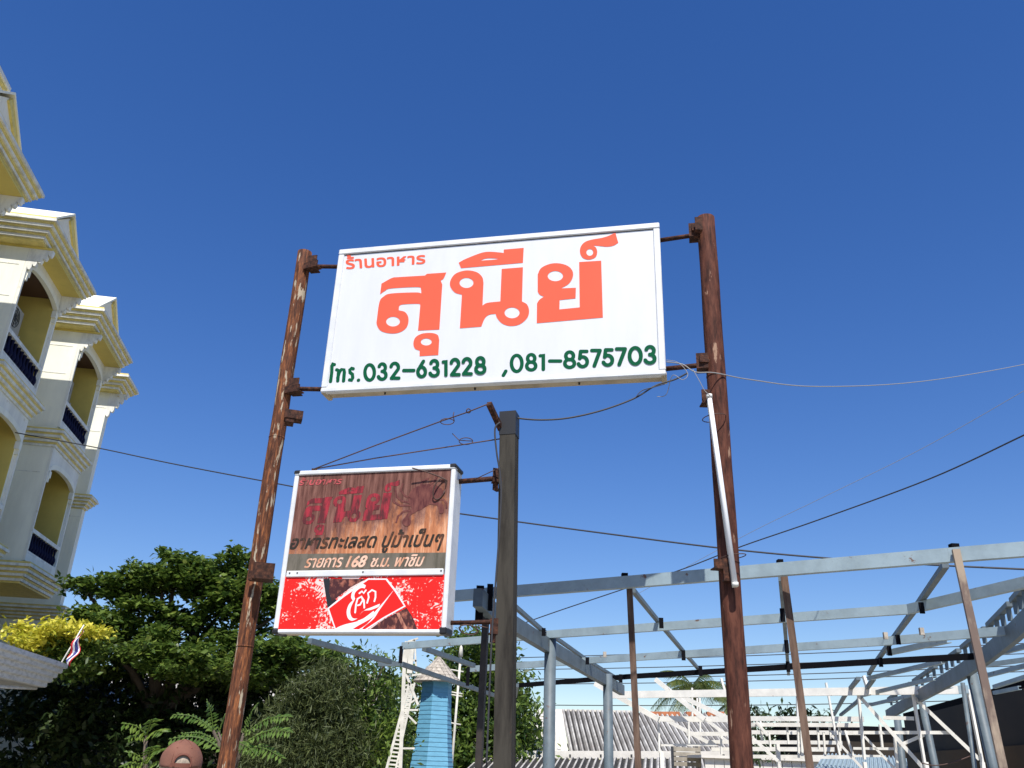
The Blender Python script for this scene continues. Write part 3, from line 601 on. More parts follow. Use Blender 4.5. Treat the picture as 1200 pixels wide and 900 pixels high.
for u in (-w2 + 0.06, -w2 + 0.11, w2 - 0.05, 0.0):
    MB().tube([(u, -0.018, uv_mid + 0.005), (u, -0.0225, uv_mid + 0.005)], 0.005, 8).build('rivet', M['blackline'], sm)
# faded brown panel
def stained(name):
    m = bpy.data.materials.new(name); m.use_nodes = True; N = m.node_tree.nodes; L = m.node_tree.links; b = N['Principled BSDF']; b.inputs['Roughness'].default_value = 0.8; b.inputs['Specular IOR Level'].default_value = 0.12
    tc = N.new('ShaderNodeTexCoord'); mp = N.new('ShaderNodeMapping'); mp.inputs['Scale'].default_value = (38, 1, 3.0); L.new(tc.outputs['Object'], mp.inputs[0])
    a = N.new('ShaderNodeTexNoise'); a.inputs['Scale'].default_value = 1.0; a.inputs['Detail'].default_value = 8; a.inputs['Roughness'].default_value = 0.7; L.new(mp.outputs[0], a.inputs[0])
    r = N.new('ShaderNodeValToRGB'); L.new(a.outputs[0], r.inputs[0]); e = r.color_ramp.elements
    e[0].position = 0.33; e[0].color = (0.30, 0.10, 0.045, 1); e[1].position = 0.72; e[1].color = (0.86, 0.52, 0.32, 1); k = e.new(0.5); k.color = (0.52, 0.21, 0.10, 1)
    # dark mould stain growing from the upper left
    c = N.new('ShaderNodeTexNoise'); c.inputs['Scale'].default_value = 3.2; c.inputs['Detail'].default_value = 9; c.inputs['Roughness'].default_value = 0.75
    mp2 = N.new('ShaderNodeMapping'); mp2.inputs['Scale'].default_value = (2.2, 1, 0.9); L.new(tc.outputs['Object'], mp2.inputs[0]); L.new(mp2.outputs[0], c.inputs[0])
    sp = N.new('ShaderNodeSeparateXYZ'); L.new(tc.outputs['Object'], sp.inputs[0])
    def mth(op, x, y, v=None):
        n = N.new('ShaderNodeMath'); n.operation = op
        for i, q in enumerate((x, y)):
            if isinstance(q, (int, float)): n.inputs[i].default_value = q
            elif q is not None: L.new(q, n.inputs[i])
        return n.outputs[0]
    g = mth('ADD', mth('MULTIPLY', sp.outputs[2], 1.35), mth('MULTIPLY', sp.outputs[0], -0.45))
    g = mth('ADD', g, mth('MULTIPLY', mth('SUBTRACT', c.outputs[0], 0.5), 1.3))
    g = mth('ADD', g, mth('MULTIPLY', mth('SUBTRACT', a.outputs[0], 0.5), 0.5))
    r2 = N.new('ShaderNodeValToRGB'); L.new(g, r2.inputs[0]); r2.color_ramp.elements[0].position = 0.02; r2.color_ramp.elements[1].position = 0.25
    r2.color_ramp.elements[1].color = (0.92, 0.92, 0.92, 1)
    mx = N.new('ShaderNodeMix'); mx.data_type = 'RGBA'; L.new(r2.outputs[0], mx.inputs['Factor']); L.new(r.outputs[0], mx.inputs['A'])
    dk = N.new('ShaderNodeValToRGB'); L.new(a.outputs[0], dk.inputs[0]); dk.color_ramp.elements[0].position = 0.35; dk.color_ramp.elements[0].color = (0.035, 0.014, 0.015, 1); dk.color_ramp.elements[1].position = 0.72; dk.color_ramp.elements[1].color = (0.26, 0.12, 0.10, 1)
    L.new(dk.outputs[0], mx.inputs['B']); L.new(mx.outputs['Result'], b.inputs['Base Color']); return m
def worn(name, col, other, lo=0.42, hi=0.55, sc=30):
    return mat(name, col, 0.8, spec=0.1, col2=other, vscale=1.0, stretch=(sc, 1, sc * 0.25), lo=lo, hi=hi, detail=8)
M['fpanel'] = stained('faded_print'); M['fcrimson'] = worn('faded_crimson', (0.36, 0.035, 0.05), (0.10, 0.028, 0.03), 0.42, 0.60)
M['fpink'] = worn('faded_pink', (0.55, 0.10, 0.11), (0.24, 0.07, 0.06), 0.40, 0.6)
M['fblack'] = worn('faded_black', (0.035, 0.03, 0.025), (0.14, 0.06, 0.035), 0.35, 0.5); M['folive'] = worn('faded_olive', (0.065, 0.060, 0.042), (0.16, 0.14, 0.11), 0.45, 0.75, 22)
M['fcrab'] = worn('faded_maroon', (0.09, 0.028, 0.030), (0.20, 0.075, 0.06), 0.38, 0.62, 40); M['fcream'] = worn('faded_cream', (0.80, 0.52, 0.38), (0.55, 0.25, 0.14), 0.40, 0.55, 18)
xl, xr = -w2 + 0.025, w2 - 0.025
MB().box((xl, -0.010, uv_mid + 0.015), (xr, 0.002, h2 - 0.03)).build('faded_panel', M['fpanel'], sm)
cs5 = T(330, 545, 5.714)
FS.shape([cs5([(38, 598), (1110, 588), (1105, 706), (22, 714)])], 0.0102, 0.0006, 'dark_band', M['folive'])
# faded heading in the letter shapes of the large sign
def skew(x, y):
    u = (x - 442) / (724 - 442); v = (y - (418 + (x - 442) * -0.06)) / -145.0
    q = cs5([(125 + 610 * u + 75 * v, 470 - 30 * u - 385 * v)])[0]; return q
for L, nme in zip(LET, names): FS.shape(L, 0.0105, 0.0006, 'faded_' + nme, M['fcrimson'], xf=skew)
text_on(FS, 'ร้านอาหาร', cs5([(130, 88), (415, 82), (405, 130), (122, 138)]), 0.0115, 'faded_heading', M['fpink'], shear=0.2, bold=0.002)
text_on(FS, 'อาหารทะเลสด ปูม้าเป็นๆ', cs5([(72, 462), (1095, 425), (1082, 582), (58, 596)]), 0.0113, 'menu_line', M['fblack'], shear=0.35, bold=0.0028)
text_on(FS, 'รายการ', cs5([(168, 630), (418, 622), (410, 686), (158, 690)]), 0.0116, 'band_line', M['fcream'], shear=0.3, bold=0.0018)
text_on(FS, '168', cs5([(447, 614), (580, 610), (568, 684), (435, 686)]), 0.0116, 'band_line', M['fcream'], shear=0.3, bold=0.003)
text_on(FS, 'ช.ม. พาชิม', cs5([(612, 612), (965, 600), (950, 680), (600, 684)]), 0.0116, 'band_line', M['fcream'], shear=0.3, bold=0.0018)
# crab
crab = FS.shape([smooth(cs5([(855, 205), (880, 165), (930, 140), (1000, 130), (1060, 150), (1090, 185), (1075, 215), (1040, 240), (990, 270), (930, 305), (890, 312), (868, 280), (850, 240)]))], 0.0106, 0.0006, 'crab_body', M['fcrab'])
legs = [[(880, 230), (830, 210), (800, 170), (815, 130)], [(865, 255), (810, 245), (775, 215), (765, 165)], [(862, 275), (800, 275), (755, 250), (760, 235)], [(880, 305), (820, 315), (785, 345), (772, 385)],
        [(905, 305), (860, 330), (825, 375), (845, 405)], [(1000, 255), (1050, 262), (1072, 290), (1070, 318)], [(1040, 235), (1090, 235), (1110, 262), (1108, 290)], [(930, 150), (950, 110), (985, 95)], [(1000, 135), (1030, 105), (1045, 80)]]
for i, lg in enumerate(legs):
    pts = [cs5([(x, y)])[0] for x, y in lg]; 
    strokes_on(FS, [pts], 0.021 if i in (4, 5) else 0.012, 0.0112 + 0.0003 * (i % 3), 'crab_leg', M['fcrab'])
FS.shape([smooth(cs5([(820, 365), (850, 350), (870, 375), (862, 405), (830, 410), (812, 390)]))], 0.0118, 0.0006, 'crab_claw', M['fcrab'])
FS.shape([smooth(cs5([(1052, 270), (1078, 262), (1092, 290), (1085, 325), (1062, 322)]))], 0.0118, 0.0006, 'crab_claw', M['fcrab'])
# red cola panel with splashes
def splash(name):
    m = bpy.data.materials.new(name); m.use_nodes = True; N = m.node_tree.nodes; L = m.node_tree.links; b = N['Principled BSDF']; b.inputs['Roughness'].default_value = 0.5; b.inputs['Specular IOR Level'].default_value = 0.2
    tc = N.new('ShaderNodeTexCoord'); wn = N.new('ShaderNodeTexNoise'); wn.inputs['Scale'].default_value = 9; wn.inputs['Detail'].default_value = 3; L.new(tc.outputs['Object'], wn.inputs[0])
    va = N.new('ShaderNodeMix'); va.data_type = 'VECTOR'; va.inputs['Factor'].default_value = 0.1; L.new(tc.outputs['Object'], va.inputs['A']); L.new(wn.outputs['Color'], va.inputs['B'])
    n1 = N.new('ShaderNodeTexNoise'); n1.inputs['Scale'].default_value = 75; n1.inputs['Detail'].default_value = 4; L.new(va.outputs['Result'], n1.inputs[0])
    n2 = N.new('ShaderNodeTexNoise'); n2.inputs['Scale'].default_value = 7; n2.inputs['Detail'].default_value = 3; L.new(tc.outputs['Object'], n2.inputs[0])
    sp = N.new('ShaderNodeSeparateXYZ'); L.new(tc.outputs['Object'], sp.inputs[0])
    def mth(op, x, y):
        n = N.new('ShaderNodeMath'); n.operation = op
        for i, q in enumerate((x, y)):
            if isinstance(q, (int, float)): n.inputs[i].default_value = q
            else: L.new(q, n.inputs[i])
        return n.outputs[0]
    # denser beside the bottle: |x + 0.5 z + c|
    ax = mth('ABSOLUTE', mth('ADD', mth('ADD', sp.outputs[0], mth('MULTIPLY', sp.outputs[2], 0.62)), 0.19), 0)
    dn = mth('MULTIPLY', mth('SUBTRACT', 0.42, ax), 0.45)
    s = mth('ADD', mth('MULTIPLY', n1.outputs[0], 1.0), mth('MULTIPLY', mth('SUBTRACT', n2.outputs[0], 0.5), 0.75)); s = mth('ADD', s, dn)
    r = N.new('ShaderNodeValToRGB'); L.new(s, r.inputs[0]); e = r.color_ramp.elements
    e[0].position = 0.585; e[0].color = (0.82, 0.018, 0.014, 1); e[1].position = 0.665; e[1].color = (0.82, 0.60, 0.54, 1); k = e.new(0.615); k.color = (0.75, 0.12, 0.09, 1)
    L.new(r.outputs[0], b.inputs['Base Color']); return m
M['cola'] = splash('cola_print'); M['red'] = mat('label_red', (0.80, 0.018, 0.014), 0.5, spec=0.2); M['pwhite'] = mat('print_white', (0.80, 0.78, 0.76), 0.4)
M['bottle'] = mat('bottle_print', (0.06, 0.012, 0.009), 0.4, col2=(0.50, 0.17, 0.10), vscale=1.0, stretch=(34, 1, 22), lo=0.30, hi=0.50, detail=9)
M['bottle2'] = mat('bottle_shine', (0.55, 0.24, 0.15), 0.4, col2=(0.14, 0.03, 0.02), vscale=1, stretch=(45, 1, 14), lo=0.4, hi=0.6)
MB().box((xl, -0.010, -h2 + 0.02), (xr, 0.002, uv_mid - 0.015)).build('cola_panel', M['cola'], sm)
c6s = T(315, 660, 5.333)
FS.shape([smooth(c6s([(345, 100, 1), (385, 98, 1), (390, 130), (405, 200), (440, 250, 1), (372, 285, 1), (360, 200)]))], 0.0101, 0.0005, 'bottle_edge', M['black'])
FS.shape([c6s([(388, 100, 1), (612, 100, 1), (520, 150, 1), (400, 240, 1), (380, 180, 1)])], 0.0104, 0.0005, 'bottle_neck', M['bottle'])
FS.shape([smooth(c6s([(610, 434, 1), (720, 355, 1), (865, 280, 1), (905, 345), (938, 433, 1)]))], 0.0104, 0.0005, 'bottle_body', M['bottle'])
FS.shape([smooth(c6s([(800, 315, 1), (820, 310, 1), (880, 432, 1), (855, 432, 1)]))], 0.0111, 0.0004, 'bottle_shine', M['bottle2'])
FS.shape([c6s([(370, 284), (480, 195), (622, 98), (742, 98), (800, 170), (860, 272), (720, 350), (590, 434), (425, 434)])], 0.0112, 0.0005, 'label_border', M['pwhite'])
FS.shape([c6s([(382, 286), (480, 210), (628, 106), (735, 106), (792, 180), (848, 268), (715, 342), (590, 425), (570, 434), (432, 434)])], 0.0119, 0.0005, 'label', M['red'])
FS.shape([smooth(c6s([(430, 434, 1), (425, 410), (480, 385), (560, 365), (640, 330), (700, 270), (790, 165, 1), (700, 290), (660, 350), (600, 400), (575, 434, 1)]))], 0.0126, 0.0004, 'ribbon', M['pwhite'])
FS.shape([smooth(c6s([(500, 434, 1), (560, 395), (640, 350), (670, 322, 1), (620, 380), (560, 420), (530, 434, 1)]))], 0.0132, 0.0003, 'ribbon_line', M['red'])
FS.shape([smooth(c6s([(560, 362, 1), (600, 345), (660, 300, 1), (665, 310, 1), (620, 345), (570, 372, 1)]))], 0.0132, 0.0003, 'ribbon_line', M['pwhite'])
# script word
def st6(l): return [c6s([p])[0] for p in l]
FS.shape([smooth(c6s([(612, 142, 1), (590, 132), (555, 150), (528, 180), (520, 215), (530, 235, 1), (505, 262), (492, 305), (500, 345), (525, 362), (560, 348, 1), (530, 345), (515, 315), (520, 275), (545, 225, 1), (540, 205), (550, 180), (580, 158), (605, 160, 1)]))], 0.0126, 0.0006, 'script_letter', M['pwhite'])
strokes_on(FS, [st6([(545, 310), (550, 260), (560, 225), (585, 210), (592, 235), (575, 262), (562, 265)]), st6([(585, 215), (600, 235), (602, 280)]), st6([(620, 250), (630, 215), (625, 190), (650, 170), (672, 180), (672, 215), (665, 240)]), st6([(572, 190), (588, 178), (598, 190), (612, 172)])], 0.0105, 0.0128, 'script_letter', M['pwhite'])
FS.shape([smooth(c6s([(572, 322, 1), (610, 292), (640, 280), (700, 255, 1), (690, 275), (640, 295), (600, 300)]))], 0.0126, 0.0006, 'script_swash', M['pwhite'])

# grey square post
gb, gt = lean_pole((597, 490), (591, 898), 4.95)
gp = empty('square_post', gb, 0, 'weathered grey square steel post with a black cap holding the square sign', 'post')
d = gt - gb; PW = 0.098
MB().beam((0, 0, 0), d * 0.985, PW, PW, up=(math.sin(rad(14)), math.cos(rad(14)), 0)).build('shaft', M['grey_post'], gp)
MB().beam(d * 0.965, d * 1.008, PW + 0.006, PW + 0.006, up=(math.sin(rad(14)), math.cos(rad(14)), 0)).build('cap', M['black'], gp)
q0 = rel(atY(587, 503, 4.94), gb); q1 = rel(atY(573, 473, 4.75), gb)
MB().beam(q0, q1, 0.03, 0.03).build('strut', M['rust'], gp)
u2 = Vector((math.cos(-rad(GAZ)), math.sin(-rad(GAZ)), 0)); v2 = Vector((math.sin(rad(GAZ)), math.cos(rad(GAZ)), 0))
def sg2(u, v, w): return Vector((GX, GY, GZ)) + u2 * u + v2 * v + Vector((0, 0, w))
for w in (h2 - 0.075, -h2 + 0.075):
    e = sg2(w2, 0.10, w); c = axis_at(gb, gt, e.z)
    if w < 0: c = Vector(atY(577, 737, 4.95)) ; 
    MB().tube([rel(sg2(w2 - 0.02, 0.10, w), gb), rel(c if w > 0 else axis_at(gb, gt, e.z), gb)], 0.016 if w > 0 else 0.013, 10).build('arm', M['rust'], gp)
    k = c.lerp(e, 0.28) if w > 0 else c
    plate(gp, rel(k + Vector((0.005, -0.02, 0.01)), gb), 0.045, 0.05, 0.085, 0.2); plate(gp, rel(k + Vector((0.015, 0.0, -0.01)), gb), 0.035, 0.05, 0.13, -0.5)

# ------------------------------------------------------------------ cables and wires
def sag(p, q, s, n=16):
    p = Vector(p); q = Vector(q); return [p.lerp(q, i / n) - Vector((0, 0, s * 4 * (i / n) * (1 - i / n))) for i in range(n + 1)]
def cable(name, pts, r, m, label, cat='cable', n=6, group=None):
    o0 = Vector(pts[0]); o = MB().tube([Vector(p) - o0 for p in pts], r, n).build(name, m); o.location = o0; return tag(o, label, cat, group)
def pathY(l): return [Vector(atY(x, y, Y)) for x, y, Y in l]
def spline(pts, k=6):
    pts = [Vector(p) for p in pts]; out = []
    for i in range(len(pts) - 1):
        p0 = pts[max(i - 1, 0)]; p1 = pts[i]; p2 = pts[i + 1]; p3 = pts[min(i + 2, len(pts) - 1)]
        for j in range(k):
            t = j / k; out.append(0.5 * ((2 * p1) + (p2 - p0) * t + (2 * p0 - 5 * p1 + 4 * p2 - p3) * t * t + (3 * p1 - p0 - 3 * p2 + p3) * t ** 3))
    return out + [pts[-1]]
cable('cable', spline(pathY([(781, 424, 5.0), (800, 427, 4.93), (815, 436, 4.9), (838, 437, 4.9), (880, 445, 5.1), (960, 453, 5.6), (1080, 447, 6.6), (1200, 427, 7.8), (1290, 405, 8.8)])), 0.0038, M['wwire'], 'pale grey service cable running right from the large sign past the dark pole')
cable('wire', spline(pathY([(781, 422, 4.98), (795, 425, 4.9), (806, 438, 4.88), (800, 445, 4.88), (788, 440, 4.92), (781, 462, 5.0), (770, 465, 5.02)])), 0.0022, M['wwire'], 'loose grey wire looped round the lower arm right of the large sign', 'wire')
cable('wire', spline(pathY([(812, 433, 4.86), (820, 447, 4.85), (826, 458, 4.85), (832, 463, 4.84)])), 0.0022, M['wwire'], 'short grey wire feeding the top of the white tube lamp', 'wire')
cable('cable', spline(pathY([(598, 489, 4.95), (630, 492, 4.95), (665, 490, 4.95), (705, 481, 4.95), (743, 467, 4.95), (768, 452, 4.96), (790, 445, 4.95), (806, 437, 4.93)])), 0.0055, M['wire'], 'black cable sagging from the grey post top to the lower right arm')
cable('wire', spline(pathY([(744, 467, 4.94), (752, 458, 4.94), (765, 454, 4.95), (779, 450, 4.95)])), 0.003, M['wire'], 'thin black wire twisted off the sagging cable below the sign corner', 'wire')
pA = (367, 550, 5.22)
cable('stay_wire', pathY([pA, (440, 522, 5.1), (516, 494, 4.92), (548, 483, 4.82), (573, 473, 4.75)]), 0.0042, M['rwire'], 'upper stay wire from the strut tip to the square sign top', 'wire', 5)
cable('stay_wire', pathY([pA, (440, 537, 5.15), (530, 523, 5.03), (588, 514, 4.93)]), 0.0042, M['rwire'], 'lower stay wire from the grey post to the square sign top', 'wire', 5)
def loop(name, cx, cy, rx, ry, Y, r, m, label, tail=None, rot=0, cat='wire'):
    pts = [Vector(atY(x, y, Y + 0.01 * math.sin(i * .4))) for i, (x, y) in enumerate(ell(cx, cy, rx, ry, 20, rot))]
    pts.append(Vector(atY(*ell(cx, cy, rx * 1.05, ry * 1.05, 20, rot)[0], Y + 0.012)))
    if tail: pts += [Vector(atY(*p, Y)) for p in tail]
    return cable(name, pts, r, m, label, cat, 5)
loop('wire_loop', 524, 494, 8, 3.6, 4.93, 0.003, M['rwire'], 'small wire loop at the turnbuckle of the upper stay wire', [(531, 487), (532, 483)])
loop('wire_loop', 546, 517, 8, 4, 5.0, 0.003, M['rwire'], 'small wire loop with a loose end on the lower stay wire', [(538, 516), (530, 508)])
loop('wire_loop', 549, 481.5, 2.4, 2.4, 4.82, 0.0035, M['rwire'], 'tiny ring near the tip of the upper stay wire')
loop('wire_loop', 515, 573, 6.5, 13, 4.97, 0.0042, M['rwire'], 'brown wire coil hanging over the top right of the faded panel', [(524, 563), (519, 560), (500, 553), (483, 548.5)], 0.35)
loop('wire_loop', 549, 738, 11, 5.5, 4.98, 0.004, M['rwire'], 'rusty wire coil hanging on the lower arm of the square sign', [(560, 733), (572, 736)], 0.2)
cable('cable', spline(pathY([(586, 495, 4.85), (580, 503, 4.85), (582, 530, 4.85), (587, 565, 4.86), (586, 610, 4.86), (581, 680, 4.86), (577, 735, 4.86), (574, 800, 4.86), (570, 900, 4.86)])), 0.006, M['wire'], 'black cable hanging down the left side of the grey post')
cable('wire', pathY([(556, 562, 4.95), (575, 553, 4.92), (586, 548, 4.9)]), 0.003, M['rwire'], 'short rusty tie wire above the upper arm of the square sign', 'wire', 5)
plate(sm, (-w2 + 0.105, 0.04, h2 + 0.012), 0.035, 0.03, 0.03, 0.3)
# long overhead lines
def line_px(l, r, m, label, group='overhead lines crossing the sky'): cable('overhead_line', spline(pathY(l), 8), r, m, label, 'cable', 5, group)
line_px([(18, 507, 16.5), (110, 524, 15.5), (200, 543, 14.6), (310, 564, 13.6), (430, 586, 12.6), (560, 605, 11.6), (700, 624, 10.9), (850, 643, 10.2), (980, 655, 9.7), (1110, 663, 9.2), (1290, 671, 8.7)], 0.011, M['wire'], 'dark line running from the balcony bracket behind both signs to the right edge')
line_px([(560, 750, 17), (640, 721, 16), (720, 694, 15), (800, 667, 14), (870, 640, 13), (960, 609, 12), (1090, 561, 10.5), (1200, 510, 9), (1290, 467, 8)], 0.010, M['wire'], 'dark line climbing to the right edge from behind the steel roof frame')
line_px([(740, 700, 17), (870, 629, 15), (960, 585, 13.5), (1080, 526, 12), (1200, 458, 10.5), (1290, 405, 9.5)], 0.004, M['wwire'], 'very thin pale line rising to the right edge')
for i, (ya, yb) in enumerate(((771, 748), (776, 757), (785, 769), (796, 783), (802, 790), (826, 822))):
    lab6 = ('highest', 'second', 'third', 'fourth', 'fifth', 'lowest')[i] + ' of six distant power lines low over the corrugated roof behind the steel frame'
    line_px([(600, ya, 46), (760, ya - (ya - yb) * .3 + 2, 45), (950, ya - (ya - yb) * .65 + 2, 43), (1200, yb - 3, 40), (1300, yb - 6, 39)], 0.022, M['wire'], lab6, 'distant power lines low behind the steel frame')

# ------------------------------------------------------------------ blue-grey steel roof frame
rd = ray(945, 930); rh = np.array([math.cos(rad(18.1)), -math.sin(rad(18.1)), 0]); RN = np.cross(rh, rd); RN /= np.linalg.norm(RN)
if RN[2] < 0: RN = -RN
RP = atY(740, 682, 6.05)
def rp(x, y, off=0.0): return Vector(plane(x, y, RP, RN, off * 1.0))
FO = Vector((1.0, 7.0, 0))
fr = empty('steel_roof_frame', FO, 0, 'blue grey steel roof frame of beams and round columns under construction behind the signs', 'roof frame')
def fpart(name, bld, m): return bld.build(name, m, fr)
def seg(name, pts, w, h, m='steelblue', chan=True, off=0.0, fl=-1):
    P = [rp(x, y, off) - FO for x, y in pts]
    b = MB()
    for i in range(len(P) - 1):
        if chan: b.channel(P[i], P[i + 1], w, h, flip=fl)
        else: b.beam(P[i], P[i + 1], w, h)
    return fpart(name, b, M[m])
seg('front_beam', [(440, 706), (740, 682), (1112, 651), (1300, 636)], 0.05, 0.082)
seg('purlin', [(472, 757), (640, 744)], 0.045, 0.071); seg('purlin', [(642, 743.7), (1065, 714)], 0.045, 0.071); seg('purlin', [(1066, 713.8), (1200, 683), (1300, 660)], 0.045, 0.071)
seg('purlin', [(552, 784), (690, 774)], 0.045, 0.073); seg('purlin', [(691, 773.8), (1030, 752), (1193, 738)], 0.045, 0.073)
seg('dark_purlin', [(604, 803.5), (735, 793), (1000, 777), (1145, 769)], 0.05, 0.06, 'darksteel', False)
seg('purlin', [(1041, 765), (1112, 750)], 0.05, 0.05)
for a, b_ in (((1018, 795), (1105, 775)), ((1010, 815), (1095, 795)), ((1020, 826), (1115, 804)), ((1160, 768), (1215, 754)), ((1150, 780), (1210, 772)), ((1155, 792), (1210, 778)), ((1165, 805), (1212, 790)), ((1165, 812), (1195, 806))):
    seg('purlin', [a, b_], 0.04, 0.045)
# rafters under the purlins
def raf(name, pts, w, h, m='slate_shade', off=0.055): return seg(name, pts, w, h, m, False, off)
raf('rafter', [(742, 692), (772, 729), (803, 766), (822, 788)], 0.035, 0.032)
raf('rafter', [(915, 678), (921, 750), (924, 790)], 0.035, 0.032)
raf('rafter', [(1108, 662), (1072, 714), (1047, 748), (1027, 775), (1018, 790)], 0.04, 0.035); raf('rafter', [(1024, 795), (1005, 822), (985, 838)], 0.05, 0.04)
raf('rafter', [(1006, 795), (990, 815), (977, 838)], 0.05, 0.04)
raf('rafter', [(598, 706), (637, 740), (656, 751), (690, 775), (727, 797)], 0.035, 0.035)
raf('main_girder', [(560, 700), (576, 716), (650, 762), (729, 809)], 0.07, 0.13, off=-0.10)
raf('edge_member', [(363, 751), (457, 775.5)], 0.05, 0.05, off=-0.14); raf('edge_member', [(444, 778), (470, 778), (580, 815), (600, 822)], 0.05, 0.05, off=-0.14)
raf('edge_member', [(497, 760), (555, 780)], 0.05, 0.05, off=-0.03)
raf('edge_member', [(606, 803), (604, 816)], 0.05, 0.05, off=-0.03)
# dark cleats where rafters and purlins meet
for x, y, x2, y2 in ((471, 757, 466, 777), (549, 782, 546, 803), (1077, 706, 1073, 719), (1050, 744, 1047, 755), (1040, 757, 1038, 768), (774, 724, 770, 737), (800, 762, 799, 774), (820, 780, 819, 792), (637, 736, 636, 746), (688, 770, 687, 779), (727, 790, 725, 800), (915, 713, 916, 729), (920, 750, 921, 765), (922, 775, 923, 787), (1030, 771, 1027, 781)):
    p = rp(x, y) - FO; q = rp(x2, y2, 0) - FO; L_ = (rp(x, y) - Vector(CAM)).length; q = p + Vector((0, 0, -abs(y2 - y) / 1000 * L_ * .95))
    fpart('cleat', MB().beam(p + Vector((0, -.028, -.004)), q + Vector((0, -.028, .004)), 0.02 + 0.002 * L_, 0.012, up=(0, 1, 0)), M['darksteel'])
for x, y in ((1035, 750), (1077, 745), (708, 771)):
    p = rp(x, y) - FO + Vector((0, -.06, 0.0)); fpart('bolt_lug', MB().beam(p, p + Vector((0, 0, 0.06)), 0.035, 0.03), M['shingle'])
# round columns
for x, y, w in ((645, 748, 13.5), (712, 790, 11)):
    p = rp(x, y, -0.03); D = (p - Vector(CAM)).dot(Vector(F)); r = w / 2000 * D
    fpart('column', MB().tube([Vector((p.x, p.y, 0)) - FO, p - FO], r, 20), M['slate_shade'])
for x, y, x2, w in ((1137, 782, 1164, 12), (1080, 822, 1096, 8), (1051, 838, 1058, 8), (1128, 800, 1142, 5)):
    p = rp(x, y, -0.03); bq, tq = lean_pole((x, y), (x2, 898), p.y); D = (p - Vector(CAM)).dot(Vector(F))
    fpart('column', MB().tube([bq - FO, tq - FO], w / 2000 * D, 16), M['slate_shade'])
# curved girder on the right: deep lower chord, thin upper chord on short studs
gl = [(1215, 716), (1190, 740), (1160, 765), (1128, 787), (1100, 803), (1070, 820), (1040, 838)]
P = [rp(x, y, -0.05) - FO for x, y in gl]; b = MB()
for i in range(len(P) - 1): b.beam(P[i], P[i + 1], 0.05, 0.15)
fpart('curved_girder', b, M['slate_shade'])
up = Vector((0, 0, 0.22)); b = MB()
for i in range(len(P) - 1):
    b = MB(); a0, a1 = P[i], P[i + 1]; b.beam(a0 + up, a0.lerp(a1, 0.86) + up, 0.05, 0.04); fpart('upper_chord', b, M['slate_shade'])
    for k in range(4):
        c = a0.lerp(a1, 0.08 + 0.23 * k); fpart('stud', MB().beam(c + Vector((0, 0, .1)), c + up, 0.03, 0.03), M['slate_shade'])
# leaning brown posts (each carries the front beam: parts of the frame)
for (x, y), (x2, y2), w, m, nm in (((737, 676), (748, 898), 10, 'postbrown', 'slim_post'), ((917, 662), (949, 898), 12.5, 'postbrown', 'slim_post'), ((1120, 644), (1175, 898), 12.5, 'tanpost', 'slim_post'), ((571, 690), (561, 898), 11, 'shadepost', 'slim_post')):
    Y = rp(x, y + 8).y + 0.01; Y += 0.06 if nm and m != 'tanpost' else -0.09
    bq, tq = lean_pole((x, y), (x2, y2), Y); D = (tq - Vector(CAM)).dot(Vector(F)); s = w / 1000 * D * .64
    pst = fpart(nm, MB().beam(bq - FO, tq - FO, s, s * .9, up=(0.3, 1, 0)), M[m])
# bracket blocks on the front beam
for x, y, w, h in ((732, 677, 7, 10), (914, 660, 6, 8), (1118, 641, 9, 7), (562, 708, 9, 42), (574, 700, 7, 30)):
    Y = rp(x, 690).y + (0.05 if w < 9 else 0.075); p = Vector(atY(x, y, Y)); D = (p - Vector(CAM)).dot(Vector(F))
    fpart('joint_plate', MB().beam(p - FO - Vector((0, 0, h / 2000 * D)), p - FO + Vector((0, 0, h / 2000 * D)), w / 1000 * D, 0.05, up=(0, 1, 0)), M['darksteel'])

# ------------------------------------------------------------------ cream painted steel trusses beyond
wa, wb_ = rp(717, 814), rp(1135, 810)
wd_ = (wb_ - wa); wn = np.array([-wd_.y, wd_.x, 0]); wn /= np.linalg.norm(wn)
if wn[1] < 0: wn = -wn
wo = empty('white_steel_trusses', (wa.x, wa.y, 0), 0, 'cream painted steel trusses and purlins behind the blue grey frame at lower right', 'trusses'); WO = Vector((wa.x, wa.y, 0))
def wp(x, y, k=0.0): return Vector(plane(x, y, np.array(wa), wn, k))
def wm(name, pts, wpx, k=0.0, m='whitesteel'):
    P = [wp(x, y, k) for x, y in pts]; b = MB(); D = (P[0] - Vector(CAM)).dot(Vector(F)); D2 = (P[-1] - Vector(CAM)).dot(Vector(F)); s = wpx / 1000 * (D + D2) / 2
    for i in range(len(P) - 1): b.beam(P[i] - WO, P[i + 1] - WO, max(s * .6, .03), s, up=(0, 0, 1) if abs((P[i + 1] - P[i]).normalized().z) < .8 else (0, 1, 0))
    return b.build(name, M[m], wo)
wm('eave_beam', [(708, 814.5), (1123, 808.5)], 8.3)
wm('joint_plate', [(1123, 808.5), (1135, 808)], 9, m='steelblue')
for a, b_, w, k in (((1006, 814), (1013, 890), 4, .02), ((1010, 819), (1082, 900), 4, .06), ((1070, 814), (1085, 904), 4, .02), ((1072, 818), (1148, 890), 4, .06), ((1134, 808), (1151, 893), 4, .02),
                    ((1000, 858.5), (1113, 858.5), 3.6, .10), ((1053, 874), (1083, 861), 3.6, .12), ((1048, 860), (1052, 904), 3, .3), ((1035, 841), (1071, 842), 4, .5), ((1012, 792), (1019, 814), 5, -.03)):
    wm('truss_member', [a, b_], w, k)
